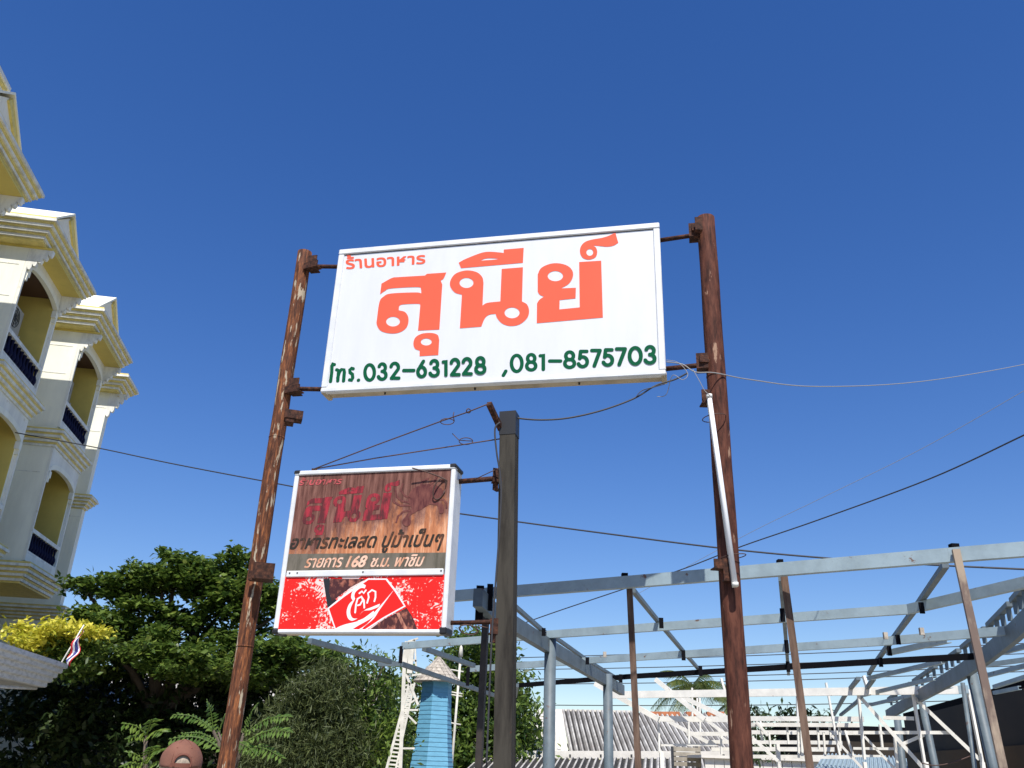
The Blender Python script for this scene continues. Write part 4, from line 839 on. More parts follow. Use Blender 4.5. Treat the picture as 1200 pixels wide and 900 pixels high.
for a, b_, w in (((1000, 877), (1049, 877.5), 2.8), ((1000, 886), (1034, 886), 2.4), ((1031, 849), (1034, 876), 2.6), ((1013, 863), (1049, 901), 2.6), ((975, 862), (1012, 902), 2.6), ((968, 800), (984, 885), 2.4), ((990, 856), (1000, 886), 2.4)):
    wm('truss_member', [a, b_], w, 2.0)
for y, x0, x1, w in ((842, 855, 1012, 5.4), (849, 857, 1008, 4.4), (858, 857, 1010, 4.4), (869.5, 858, 987, 4), (877.5, 858, 978, 4.6), (886.5, 875, 1002, 4)):
    wm('cross_purlin', [(x0, y), (x1, y + 0.8)], w, 3.0 + (y - 842) * .05)
for x, y0, y1, w in ((891, 845, 868, 3.2), (901, 858, 876, 2.6), (911, 872, 900, 6), (934, 815, 888, 3), (938, 845, 886, 4), (958, 850, 878, 2.6), (972, 852, 866, 2.6), (983, 846, 880, 3), (870, 850, 884, 2.4), (965, 858, 886, 2.2), (922, 848, 872, 2)):
    wm('stud', [(x, y0), (x + 2, y1)], w, 3.4)
for a, b_, w, k in (((881, 864), (912, 892), 3.4, 2.8), ((886, 846), (900, 862), 3, 3.3), ((843, 862), (872, 884), 3.2, 3.1)): wm('truss_brace', [a, b_], w, k)
for a, b_, w, k in (((768, 796), (826, 843), 5, 1.2), ((800, 817), (858, 844), 5, 1.8), ((697, 801), (772, 843), 5.5, .4), ((783, 845), (830, 870), 4, 2.2), ((826, 842), (852, 862), 3.6, 2.4)):
    wm('rafter', [a, b_], w, k)
for x0, y0, x1, y1, w, k in ((770, 842.5, 858, 843, 6, 1.4), (805, 860, 857, 860, 4.4, 2.2), (828, 869.5, 858, 869.5, 4, 2.6), (775, 873, 842, 873, 2.8, 1.6), (834, 878, 858, 878, 4, 2.8)):
    wm('cross_purlin', [(x0, y0), (x1, y1)], w, k)
for x, y0, y1, w, k in ((772, 844, 882, 3, 1.5), (807, 845, 872, 2.4, 1.9), (820, 818, 858, 2.2, 2.5), (845, 862, 884, 2.6, 2.3), (811, 806, 842, 1.8, 2.3), (817, 818, 840, 1.8, 2.5)): wm('stud', [(x, y0), (x + .5, y1)], w, k)
wm('rafter', [(845, 795), (851, 815)], 3, 0.2)
for x, y0, y1 in ((1012, 880, 0),): pass
# carrying columns of the trusses down to the ground
for x in (1013, 1085, 1151): 
    p = wp(x, 893, .02); MB().beam(Vector((p.x, p.y, 0)) - WO, p - WO, 0.045, 0.045).build('support', M['whitesteel'], wo)
p = wp(911, 900, 3.4); MB().beam(Vector((p.x, p.y, 0)) - WO, p - WO, 0.1, 0.1).build('support', M['whitesteel'], wo)
p = wp(775, 880, 1.5); MB().beam(Vector((p.x, p.y, 0)) - WO, p - WO, 0.06, 0.06).build('support', M['whitesteel'], wo)

# ------------------------------------------------------------------ corrugated roofs beyond
def corr_roof(name, tl, tr, br, bl, n, amp, m, parent, rows=1):
    """pts in 3D: sheets of trapezoid corrugation, rows overlapping like real sheets"""
    tl, tr, br, bl = map(Vector, (tl, tr, br, bl)); nrm = (tr - tl).cross(bl - tl).normalized()
    if nrm.z < 0: nrm = -nrm
    for r in range(rows):
        v0, v1 = r / rows, min(1, (r + 1) / rows + 0.02); b = MB(); vs = []
        for i in range(4 * n + 1):
            u = i / (4 * n); hgt = amp * (1 if i % 4 in (1, 2) else -1)
            for v in (v0, v1):
                p = tl.lerp(tr, u).lerp(bl.lerp(br, u), v); vs.append(p + nrm * (hgt - 0.03 * (v - v0) * rows * 0.5 + 0.012 * (rows - r)))
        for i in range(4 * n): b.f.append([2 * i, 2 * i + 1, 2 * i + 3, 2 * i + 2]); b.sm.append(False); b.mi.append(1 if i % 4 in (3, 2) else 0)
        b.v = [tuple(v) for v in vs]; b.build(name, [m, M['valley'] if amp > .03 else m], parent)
sh = empty('corrugated_roof_shed', tuple(atZ(760, 893, 0) * 0 + np.array([3, 30, 0])), 0, 'low shed with a grey corrugated roof and white gutter behind the trusses', 'shed'); SO = Vector((3, 30, 0))
def yy_(x, y, Y): return Vector(atY(x, y, Y)) - SO
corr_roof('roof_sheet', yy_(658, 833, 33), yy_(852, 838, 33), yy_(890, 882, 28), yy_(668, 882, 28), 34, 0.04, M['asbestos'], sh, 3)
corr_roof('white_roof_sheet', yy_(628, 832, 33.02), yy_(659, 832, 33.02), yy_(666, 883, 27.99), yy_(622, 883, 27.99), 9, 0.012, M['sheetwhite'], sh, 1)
MB().beam(yy_(545, 884, 27.9), yy_(890, 885, 27.9), 0.15, 0.21).build('gutter', M['sheetwhite'], sh)
MB().beam(yy_(628, 832, 33.1), yy_(745, 834, 33.1), 0.2, 0.07).build('ridge_cap', M['sheetwhite'], sh)
for x0, x1 in ((757, 796), (804, 818), (828, 848)):
    MB().beam(yy_(x0, 836.5, 32.7), yy_(x1, 836.5, 32.7), 0.2, 0.14).build('clay_ridge_tile', M['terracotta'], sh)
for i in range(9):
    x = 560 + i * 36; MB().beam(yy_(x, 888, 27.7), yy_(x, 884, 27.7), 0.06, 0.05).build('gutter_bracket', M['blackline'], sh)
a1, a2 = yy_(622, 883, 28.2), yy_(905, 884, 28.2)
MB().box((a1.x, a1.y + 0.1, 0), (a2.x, a1.y + 4.6, a1.z - 0.15)).build('wall', M['darkwall'], sh)
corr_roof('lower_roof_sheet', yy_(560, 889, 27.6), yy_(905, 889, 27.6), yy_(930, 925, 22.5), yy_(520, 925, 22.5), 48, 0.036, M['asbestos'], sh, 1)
# crate on the lower roof, and white hut
ct = empty('crate', tuple(atY(806, 899, 22.5)), 0, 'weathered grey slatted crate standing on the low corrugated roof', 'crate')
for k in range(4): MB().box((-0.33, -0.02, 0.02 + k * 0.11), (0.33, 0.02, 0.11 + k * 0.11)).build('slat', M['cardboard'], ct)
for x in (-0.33, 0.27): MB().box((x, 0.021, -0.05), (x + 0.06, 0.35, 0.5)).build('corner_post', M['cardboard'], ct)
hut = empty('white_shed', (0, 0, 0), 0, 'white sheet metal shed wall low behind the dark right pole', 'shed')
p = atY(826, 888, 21); q = atY(985, 896, 21)
for i in range(14):
    x0 = p[0] + (q[0] - p[0]) * i / 14; x1 = p[0] + (q[0] - p[0]) * (i + .93) / 14; MB().box((x0, 21, 0), (x1, 21.05, p[2])).build('wall_sheet', M['sheetwhite'], hut)
MB().box((p[0] - .1, 20.9, p[2]), (q[0], 23.5, p[2] + .06)).build('roof', M['sheetwhite'], hut)
# blue grey flat roof piece at lower right (corrugated)
lr = empty('low_metal_roof', (0, 0, 0), 0, 'low blue grey corrugated metal roof under the trusses at lower right', 'roof')
corr_roof('roof_sheet', atY(965, 884, 19), atY(1080, 889, 19), atY(1110, 925, 16), atY(940, 925, 16), 26, 0.02, M['steelblue'], lr)
MB().box((atY(965, 884, 19)[0], 17.5, 0), (atY(1080, 889, 19)[0], 17.7, 1.1)).build('wall', M['darkwall'], lr)

# dark shed further back, behind the trusses
ds = empty('dark_shed', (0, 0, 0), 0, 'dark low shed behind the cream trusses between the bush and the dark building', 'shed')
pa, pb = atY(948, 849, 24), atY(1066, 846, 24)
MB().box((pa[0], 24, 0), (pb[0], 27, pa[2] - .12)).build('wall', M['darkwall'], ds); MB().box((pa[0] - .2, 23.8, pa[2] - .1), (pb[0] + .2, 27.2, pa[2])).build('roof', M['darksteel'], ds)
# dark building at right
db = empty('dark_building', (0, 0, 0), 0, 'dark open sided building with brown walls at the lower right edge', 'building')
def rr(x, y, Y): return Vector(atY(x, y, Y))
A_, B_ = rr(1058, 836, 17.5), rr(1240, 786, 12.0)
n_ = Vector((B_.y - A_.y, -(B_.x - A_.x), 0)).normalized()
bk = -n_ if n_.y < 0 else n_
if bk.x < 0: bk = -bk
zt_ = (A_.z + B_.z) / 2
MB().prism([(A_.x, A_.y, A_.z - .1), (B_.x, B_.y, B_.z - .1), (B_.x, B_.y, B_.z), (A_.x, A_.y, A_.z)], (0, 0, 0), tuple(bk * 4.5)).build('roof', M['darksteel'], db)
for fz, nm, m in ((0.55, 'wall', 'darkwall'),):
    MB().prism([(A_.x, A_.y, 0), (B_.x, B_.y, 0), (B_.x, B_.y, B_.z - .1), (A_.x, A_.y, A_.z - .1)], (0, 0, 0), tuple(bk * .15)).build('wall', M['darkwall'], db)
g0, g1 = A_ - bk * .05, B_ - bk * .05
MB().prism([(g0.x, g0.y, 0), (g1.x, g1.y, 0), (g1.x, g1.y, 2.05), (g0.x, g0.y, 1.95)], (0, 0, 0), tuple(bk * .04)).build('brown_dado', M['brownwall'], db)
cable('wire', spline(pathY([(1080, 894, 9.5), (1095, 897, 9.5), (1115, 894, 9.5), (1137, 886, 9.5)])), 0.006, M['rwire'], 'rusty wire slung between the white truss legs at lower right', 'wire')

# ------------------------------------------------------------------ blue boarded tower with shingled cone
TB = Vector((*atY(506, 900, 21)[:2], 0)); tw = empty('garden_tower', TB, 0, 'small six sided sky blue boarded tower with pointed shingle roof', 'tower')
def twz(y): return float(atY(508, y, TB.y)[2])
tprof = [(905, 23.0), (890, 21.5), (870, 19.5), (850, 18), (830, 16.8), (810, 16.2), (797, 16)]
zt0 = twz(797); zbase = 0.0
def rad_at(z):
    ys = [(twz(y), r * 21.0 * 0.001 * .97) for y, r in tprof]
    if z <= ys[0][0]: return ys[0][1] + (ys[0][0] - z) * 0.13
    for (z0, r0_), (z1, r1_) in zip(ys, ys[1:]):
        if z <= z1: return r0_ + (r1_ - r0_) * (z - z0) / (z1 - z0)
    return ys[-1][1]
nb = 34; bh = zt0 / nb; offa = rad(-90 + 20)   # face normals 20 deg right of and 40 deg left of the camera direction
for k in range(nb):
    z0 = k * bh; z1 = z0 + bh * 0.985; r0_, r1_ = rad_at(z0) * 1.02, rad_at(z1) * 0.995
    vs = [(r * math.cos(offa + rad(30 + 60 * i)), r * math.sin(offa + rad(30 + 60 * i)), z) for r, z in ((r0_ / .92, z0), (r1_ / .92, z1)) for i in range(6)]
    MB().add(vs, [(i, (i + 1) % 6, 6 + (i + 1) % 6, 6 + i) for i in range(6)] + [tuple(range(5, -1, -1)), tuple(range(6, 12))]).build('board', M['towerblue'], tw)
MB().tube([(0, 0, 0), (0, 0, zt0)], 0.3, 6).build('core', M['darkwall'], tw)
zapex = twz(768); zev = twz(799); rows = 8
for k in range(rows):
    f0 = k / rows; f1 = (k + 1) / rows + .03; r0_ = 0.56 * (1 - f0) + .01; r1_ = max(0.01, 0.56 * (1 - f1)); z0 = zev + (zapex - zev) * f0; z1 = zev + (zapex - zev) * min(1, f1)
    nn = max(6, int(30 * (1 - f0)))
    for i in range(nn):
        a0 = 2 * math.pi * (i + .5 * (k % 2)) / nn; a1 = a0 + 2 * math.pi / nn * .9; dr = random.uniform(0, .012)
        if math.sin(a0) > 0.45: continue
        MB().add([((r0_ + dr) * math.cos(a0), (r0_ + dr) * math.sin(a0), z0), ((r0_ + dr) * math.cos(a1), (r0_ + dr) * math.sin(a1), z0 - random.uniform(0, .01)), (r1_ * math.cos(a1), r1_ * math.sin(a1), z1), (r1_ * math.cos(a0), r1_ * math.sin(a0), z1),
                  ((r0_ + dr - .02) * math.cos(a0), (r0_ + dr - .02) * math.sin(a0), z0 - .005), ((r0_ + dr - .02) * math.cos(a1), (r0_ + dr - .02) * math.sin(a1), z0 - .005)], [(0, 1, 2, 3), (0, 4, 5, 1)]).build('shingle', M['shingle'], tw)
MB().add([(0.545 * math.cos(t), 0.545 * math.sin(t), zev - .01) for t in np.linspace(0, 2 * math.pi, 24, endpoint=False)] + [(0, 0, zapex - .02)], [(i, (i + 1) % 24, 24) for i in range(24)] + [tuple(range(23, -1, -1))]).build('roof_deck', M['shingle'], tw)

# lattice tower (ladder stair) behind it
LB = Vector((*atY(490, 905, 17)[:2], 0)); lt_ = empty('lattice_tower', LB, 0, 'cream steel lattice tower with ladder rungs left of the blue tower', 'tower')
def lp(x, y, Y=17.0): return Vector(atY(x, y, Y)) - LB
for a, b_, w in (((452, 905), (480, 800), .07), ((463, 905), (486, 800), .05), ((469, 905), (474, 778), .1), ((474, 778), (478, 752), .16), ((476, 790), (490, 826), .07)):
    MB().beam(lp(*a), lp(*b_), w * .65, w * .65).build('leg', M['lattice'], lt_)
for k in range(22):
    f = k / 22; x0 = 452 + 28 * f; x1 = 463 + 23 * f; y = 905 - 105 * f; MB().beam(lp(x0, y), lp(x1, y + 1), .03, .03).build('rung', M['lattice'], lt_)
for k in range(22):
    f = (k + .5) / 22; x0 = 463 + 23 * f; y = 905 - 105 * f; MB().beam(lp(x0, y), lp(469 + 5 * f, y + 1), .03, .03).build('rung', M['lattice'], lt_)
for a, b_ in (((472, 832), (490, 832)), ((472, 877), (486, 877)), ((474, 828), (490, 818)), ((475, 835), (488, 848)), ((478, 792), (494, 790)), ((474, 760), (486, 750)), ((486, 750), (488, 790)), ((476, 770), (488, 775)), ((478, 752), (490, 748))):
    MB().beam(lp(*a), lp(*b_), .032, .032).build('brace', M['lattice'], lt_)
MB().box(tuple(lp(477, 789) + Vector((0, -.05, 0))), tuple(lp(486, 752) + Vector((0, .05, 0)))).build('panel', M['lattice'], lt_)
AB = Vector((*atY(527, 905, 24)[:2], 0)); an = empty('antenna_mast', AB, 0, 'thin white antenna mast with short cross arms right of the blue tower', 'antenna')
tz = float(atY(532, 768, 24)[2]); MB().tube([(0, 0, 0), (0.12, 0, tz)], 0.035, 6).build('mast', M['lattice'], an)
MB().tube([(0.12, 0, tz - .02), (0.12, 0, tz + .2), (0.12, 0, tz + .28)], [0.07, 0.05, 0.01], 6).build('finial', M['lattice'], an)
for y in (786, 812, 815, 848): z = float(atY(532, y, 24)[2]); MB().tube([(-0.18, 0, z + .03), (0.22, 0, z - .02)], 0.02, 5).build('cross_arm', M['lattice'], an)

# ------------------------------------------------------------------ foliage
def leaves(centers, size, flat=0.5, aspect=0.5, droop=0.0, up=None):
    """diamond leaves, folded; centers (n,3)"""
    n = len(centers); a = rng.uniform(0, 2 * np.pi, n); tilt = rng.normal(0, flat, n); roll = rng.normal(0, flat, n)
    d = np.stack([np.cos(a) * np.cos(tilt), np.sin(a) * np.cos(tilt), np.sin(tilt) - droop], 1); d /= np.linalg.norm(d, axis=1)[:, None]
    s = np.stack([-np.sin(a) * np.cos(roll), np.cos(a) * np.cos(roll), np.sin(roll)], 1)
    nn = np.cross(d, s); L = (size * rng.uniform(0.7, 1.3, n))[:, None]; W = L * aspect
    v0 = centers; v1 = centers + d * L * 0.55 + s * W * 0.5 + nn * W * 0.1; v2 = centers + d * L; v3 = centers + d * L * 0.55 - s * W * 0.5 + nn * W * 0.1
    V = np.stack([v0, v1, v2, v3], 1).reshape(-1, 3); base = np.arange(n)[:, None] * 4
    Fc = np.concatenate([base + np.array([0, 1, 2]), base + np.array([0, 2, 3])], 1).reshape(-1, 3)
    return V, Fc
def np_mesh(name, V, Fc, m, parent, origin):
    me = bpy.data.meshes.new(name); V = (V - np.array(origin)).astype(np.float32); k = Fc.shape[1]
    me.vertices.add(len(V)); me.vertices.foreach_set('co', V.ravel()); me.loops.add(Fc.size); me.loops.foreach_set('vertex_index', Fc.ravel().astype(np.int32))
    me.polygons.add(len(Fc)); me.polygons.foreach_set('loop_start', np.arange(0, Fc.size, k, dtype=np.int32)); me.update(calc_edges=True); me.materials.append(m)
    return link(name, me, parent)
def blob_points(blobs, clump_r, per_clump, dens, flatz=0.5, shell=0.3):
    """blobs: (px, py, rx, ry, Y, ry_depth) in photo pixels at distance Y; returns leaf centres gathered in clumps"""
    out = []
    for (x, y, rx, ry, Y, dd) in blobs:
        c = atY(x, y, Y); k = Y * 1.0 / 1000 * 1.02
        nc = max(3, int(dens * rx * ry / 100 * (1 + dd)))
        q = rng.normal(size=(nc, 3)); q /= np.linalg.norm(q, axis=1)[:, None]; q *= (rng.uniform(shell ** 3, 1, nc) ** (1 / 3))[:, None]
        cc = c + q * np.array([rx * k, dd, ry * k])
        cr = clump_r * rng.uniform(0.6, 1.3, nc)
        pts = rng.normal(size=(nc, per_clump, 3)) * 0.5 * np.array([1, 1, flatz]) * cr[:, None, None] + cc[:, None, :]
        out.append(pts.reshape(-1, 3))
    P = np.concatenate(out); return P[P[:, 2] > 0.02]
def limb(parent, pts, r0, r1, origin, name='limb'):
    P = spline([Vector(p) for p in pts], 5); n = len(P)
    return MB().tube([p - Vector(origin) for p in P], [r0 + (r1 - r0) * i / (n - 1) for i in range(n)], 8).build(name, M['bark'], parent)
def tree(name, label, cat, base, blobs, m, clump_r, per, dens, size, flat, aspect=0.5, flatz=0.5, trunk_r=0.15, limbs=6, droop=0, group=None, shell=0.3, extra=None):
    base = Vector((base[0], base[1], 0)); t = empty(name, base, 0, label, cat, group)
    P = blob_points(blobs, clump_r, per, dens, flatz, shell); V, Fc = leaves(P, size, flat, aspect, droop)
    np_mesh('crown', V, Fc, m, t, base)
    top = Vector(atY(blobs[0][0], blobs[0][1], blobs[0][4])); mid = base.lerp(Vector((base.x * .6 + top.x * .4, base.y * .6 + top.y * .4, top.z)), 0.45 if trunk_r > .08 else .22)
    if trunk_r < .08: trunk_r = .025
    limb(t, [base, base.lerp(mid, .5) + Vector((.08, 0, 0)), mid], trunk_r, trunk_r * .7, base, 'trunk')
    st = max(1, len(blobs) // limbs)
    for b in (blobs[::st] if limbs > 4 else []):
        e = Vector(atY(b[0], b[1], b[4])); limb(t, [mid, mid.lerp(e, .5) + Vector((0, 0, .25)), e], trunk_r * .5, 0.02, base, 'limb')
    return t
Y1 = 20.0
alm = [(97, 688, 17, 9, Y1, .8), (125, 688, 22, 9, Y1, .9), (158, 686, 20, 12, Y1, 1), (168, 673, 16, 10, Y1, .9), (190, 682, 22, 14, Y1, 1.2), (212, 680, 20, 11, Y1, 1.0), (150, 702, 22, 10, Y1, 1),
       (192, 649, 11, 5, Y1, .5), (208, 656, 14, 8, Y1, .7), (226, 664, 17, 12, Y1, 1), (240, 672, 17, 16, Y1, 1), (236, 690, 20, 16, Y1, 1.1), (262, 682, 14, 20, Y1, 1), (270, 664, 14, 12, Y1, .9), (282, 654, 12, 7, Y1, .6), (292, 650, 8, 4, Y1, .4), (275, 700, 24, 18, Y1, 1.2), (300, 690, 18, 22, Y1, 1),
       (322, 705, 16, 18, Y1, 1), (335, 697, 12, 10, Y1, .8), (330, 718, 14, 9, Y1, .8), (345, 708, 20, 18, Y1, .8), (178, 716, 30, 10, Y1, 1.4), (128, 722, 28, 8, Y1, 1.2), (105, 728, 20, 7, Y1, 1), (205, 722, 20, 9, Y1, 1), (155, 732, 34, 9, Y1, 1.5), (110, 736, 24, 6, Y1, 1.2), (250, 716, 14, 14, Y1, .8), (285, 722, 30, 9, Y1, 1),
       (215, 732, 22, 8, Y1, 1.2), (240, 736, 14, 10, Y1, 1), (172, 745, 18, 8, Y1, 1), (130, 750, 30, 9, Y1, 1.5), (210, 752, 26, 10, Y1, 1.3), (265, 744, 10, 12, Y1, .7), (240, 757, 12, 5, Y1, .7), (300, 738, 12, 6, Y1, .8), (262, 750, 16, 8, Y1, .8), (285, 756, 20, 8, Y1, 1),
       (130, 768, 40, 10, Y1, 1.8), (200, 770, 50, 11, Y1, 1.8), (260, 772, 40, 12, Y1, 1.5), (320, 768, 30, 18, Y1, 1.5), (350, 765, 30, 14, Y1, 1.2), (385, 768, 26, 10, Y1, 1), (372, 776, 34, 10, Y1, 1), (110, 785, 30, 14, Y1, 1.5), (330, 745, 16, 10, Y1, .8),
       (230, 790, 50, 14, Y1, 1.5), (300, 792, 50, 18, Y1, 1.5), (195, 782, 28, 8, Y1, 1)]
alm = [(x, y, rx * (.86 if y > 700 else .95), ry * (.72 if y > 700 else .9), Y - (0.5 if y > 760 else 0.1), d * (1.5 if y > 740 else 1.15)) for x, y, rx, ry, Y, d in alm]
tree('almond_tree', 'big spreading tree with layered dark green leaf pads behind the left rusty pole', 'tree', (-7.2, 20.3), alm, M['leaf_almond'], 0.17, 17, 11.5, 0.15, 0.45, 0.6, 0.55, 0.22, 12)
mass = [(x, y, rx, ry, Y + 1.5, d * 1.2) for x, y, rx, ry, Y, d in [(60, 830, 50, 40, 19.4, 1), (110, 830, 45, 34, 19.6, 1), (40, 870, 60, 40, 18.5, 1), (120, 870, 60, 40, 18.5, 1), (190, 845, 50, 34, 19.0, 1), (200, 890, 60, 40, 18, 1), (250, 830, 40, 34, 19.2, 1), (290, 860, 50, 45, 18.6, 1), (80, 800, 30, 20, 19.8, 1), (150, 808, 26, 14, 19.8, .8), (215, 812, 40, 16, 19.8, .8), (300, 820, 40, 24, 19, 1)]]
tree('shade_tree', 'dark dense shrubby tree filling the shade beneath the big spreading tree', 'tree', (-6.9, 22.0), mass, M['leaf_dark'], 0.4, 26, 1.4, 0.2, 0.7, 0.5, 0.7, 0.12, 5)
yel = [(x, y, rx, ry, 17.0, d) for x, y, rx, ry, Y, d in [(30, 744, 12, 12, 19.2, .7), (45, 754, 16, 11, 19.2, .7), (65, 742, 16, 9, 19.2, .6), (85, 738, 18, 6, 19.2, .6), (105, 740, 14, 5, 19.3, .5), (35, 768, 16, 10, 19.2, .6), (34, 732, 7, 5, 19.2, .5), (120, 742, 10, 4, 19, .4)]]
tree('yellow_bush', 'yellow leaved bush behind the white canopy', 'bush', (-8.9, 17.1), yel, M['leaf_yellow'], 0.18, 26, 9, 0.12, 0.6, 0.55, 0.5, 0.07, 4)
grn = [(x, y, rx, ry, 17.3, d) for x, y, rx, ry, Y, d in [(62, 765, 26, 9, 18.9, .7), (80, 758, 20, 8, 18.9, .7), (100, 765, 18, 10, 18.9, .7), (55, 778, 20, 8, 18.8, .6), (90, 785, 20, 12, 18.8, .7)]]
tree('green_bush', 'mid green bush behind the little flag', 'bush', (-7.7, 17.4), grn, M['leaf_almond'], 0.25, 26, 3.5, 0.13, 0.6, 0.55, 0.5, 0.07, 4)
fea = [(385, 800, 26, 22, 17.5, .9), (365, 825, 36, 30, 17.5, 1), (355, 860, 44, 40, 17.3, 1), (335, 890, 50, 36, 17, 1), (390, 835, 26, 30, 17.4, .9), (395, 880, 34, 34, 17.2, .9), (375, 788, 16, 10, 17.5, .6)]
tree('feathery_tree', 'olive green feathery tree below the red cola panel', 'tree', (-3.9, 17.5), fea, M['leaf_feather'], 0.26, 60, 4.2, 0.15, 0.9, 0.16, 0.7, 0.1, 5, droop=0.25)
brd = [(425, 790, 20, 16, 18.3, .8), (440, 782, 14, 12, 18.3, .7), (430, 815, 28, 22, 18.3, 1), (450, 800, 14, 12, 18.3, .8), (455, 830, 14, 30, 18.3, .9), (430, 850, 34, 30, 18.2, 1), (445, 885, 34, 30, 18, 1), (410, 830, 20, 30, 18.3, .9), (408, 780, 12, 10, 18.3, .5), (420, 765, 5, 4, 18.3, .3), (452, 775, 8, 4, 18.3, .4), (400, 870, 26, 30, 18.1, .9)]
tree('broadleaf_tree', 'loose branched green tree left of the cream lattice tower', 'tree', (-2.9, 18.4), brd, M['leaf_almond'], 0.3, 24, 2.3, 0.13, 0.8, 0.45, 0.7, 0.1, 8)
bri = [(455, 868, 22, 14, 17.7, .5), (448, 885, 22, 12, 17.7, .5), (470, 860, 12, 14, 17.7, .5), (520, 0, 0, 0, 18, 0)][:3]
tree('bright_bush', 'bright green bush at the foot of the loose branched tree', 'bush', (-2.4, 17.7), bri, M['leaf_bright'], 0.2, 22, 2.4, 0.11, 0.8, 0.5, 0.7, 0.04, 3)
rt = [(555, 755, 30, 14, 29, 1.5), (545, 778, 30, 18, 29, 1.5), (575, 770, 24, 20, 29, 1.5), (590, 800, 26, 24, 29, 1.5), (550, 815, 36, 34, 29, 1.5), (600, 835, 28, 26, 29, 1.5), (555, 865, 44, 40, 28.5, 1.5), (602, 875, 28, 26, 28.5, 1.5), (618, 845, 10, 16, 28.5, .8), (622, 865, 6, 6, 28.5, .6), (535, 900, 60, 36, 28, 1.5), (600, 900, 34, 20, 28, 1.2), (590, 748, 14, 9, 29, 1), (480, 850, 26, 46, 30, 1.2), (480, 800, 12, 16, 30, 1), (470, 885, 30, 30, 30, 1.2)]
tree('dense_tree', 'tall dense green tree between the blue tower and the grey round column', 'tree', (-0.6, 29.4), rt, M['leaf_almond'], 0.5, 30, 2.2, 0.22, 0.7, 0.5, 0.55, 0.2, 9)
hb = [(x, 886 + (x - 600) * .02, 26, 9 + 5 * math.sin(x), 48, 2) for x in range(-40, 1300, 38)]
tree('hedge', 'low distant band of dark trees along the horizon', 'hedge', (5, 48), hb, M['leaf_dark'], 0.9, 26, 1.2, 0.5, 0.7, 0.5, 0.6, 0.15, 4)
rb = [(905, 838, 22, 5, 27, 1), (890, 842, 16, 5, 27, 1), (940, 842, 26, 6, 27, 1), (905, 852, 30, 10, 27, 1), (925, 872, 34, 12, 26.5, 1), (886, 885, 8, 9, 20, .3), (955, 858, 26, 10, 27, 1)]
tree('bush', 'dark green bush seen through the cream trusses right of the dark pole', 'bush', (8.3, 27), rb, M['leaf_dark'], 0.35, 26, 2.2, 0.2, 0.8, 0.4, 0.6, 0.07, 4)

# coconut palms
def palm(cx, cy, Y, R, n, label, seed):
    rs = np.random.default_rng(seed); c = atY(cx, cy, Y); base = Vector((c[0] + .4, Y, 0)); t = empty('coconut_palm', base, 0, label, 'palm tree', 'coconut palms behind the corrugated roof')
    top = Vector(c); limb(t, [base, base.lerp(top, .5) + Vector((.25, 0, 0)), top], .2, .13, base, 'trunk')
    for i in range(n):
        a = 2 * math.pi * i / n + rs.uniform(-.2, .2); el = rs.uniform(-.1, 1.1); L = R * rs.uniform(.85, 1.1)
        rach = []
        for k in range(11):
            s = k / 10; hor = L * s * math.cos(el * (1 - .3 * s)); ver = L * (s * math.sin(el) - .75 * s * s * (1.1 - .4 * math.sin(el)))
            rach.append(top + Vector((math.cos(a) * hor, math.sin(a) * hor, ver)))
        b = MB().tube([p - base for p in rach], .03, 4, r2=.008)
        tip = 26
        for k in range(2, tip):
            s = k / tip; j = min(9, int(s * 10)); p = rach[j].lerp(rach[j + 1], s * 10 - j); d = (rach[j + 1] - rach[j]).normalized(); side = d.cross(Vector((0, 0, 1))).normalized()
            ll = R * .30 * math.sin(math.pi * (0.12 + .83 * s)) + .08
            for sg in (-1, 1):
                e = p + (side * sg * .75 + d * .45 + Vector((0, 0, -.55 - rs.uniform(0, .3)))) * ll; w = d * .028
                b.add([p - w - base, p + w - base, e - base], [(0, 1, 2)])
        b.build('frond', M['leaf_palm'], t)
palm(812, 806, 42, 2.0, 19, 'coconut palm with drooping fronds rising above the corrugated roof', 3)
palm(857, 824, 46, 1.2, 13, 'smaller coconut palm just left of the dark right pole', 5)

# pinnate leaved plants near the man in the cap
def pinnate(name, base, fronds, lab, m, cat='plant', nl=13, lw=.24):
    base = Vector(base); t = empty(name, base, 0, lab, cat)
    for (x0, y0), (x1, y1), Y in fronds:
        p = Vector(atY(x0, y0, Y)); q = Vector(atY(x1, y1, Y - .1)); L = (q - p).length
        R0 = [p.lerp(q, k / 8) + Vector((0, 0, .13 * L * math.sin(math.pi * k / 8))) for k in range(9)]
        b = MB().tube([r - base for r in R0], .006, 5, r2=.003); 
        for k in range(nl):
            s = (k + .8) / nl; j = min(7, int(s * 8)); c = R0[j].lerp(R0[j + 1], min(1, s * 8 - j)); d = (R0[j + 1] - R0[j]).normalized(); side = d.cross(Vector((0.0, -.5, 1))).normalized()
            ll0 = L * lw * (0.65 + .5 * math.sin(math.pi * min(1, s * .95)))
            for sg in (-1, 1):
                ll = ll0 * random.uniform(.75, 1.12); dir_ = (side * sg + d * random.uniform(.2, .5) + Vector((random.uniform(-.1, .1), random.uniform(-.2, .2), -random.uniform(.15, .5)))).normalized(); wv = d * (L / nl * .42); e = c + dir_ * ll; md = c + dir_ * ll * .5
                up_ = Vector((0, 0, .012))
                b.add([c - base, md - wv - base, e - base, md + wv - base, md - base + up_], [(0, 1, 4), (1, 2, 4), (2, 3, 4), (3, 0, 4)])
        b.build('leaf', m, t)
        MB().tube([p - base, (p.lerp(Vector((base.x, base.y, p.z)), .7) - Vector((0, 0, .25))) - base, Vector((0, 0, 0))], .012, 5).build('stem', M['bark'], t)
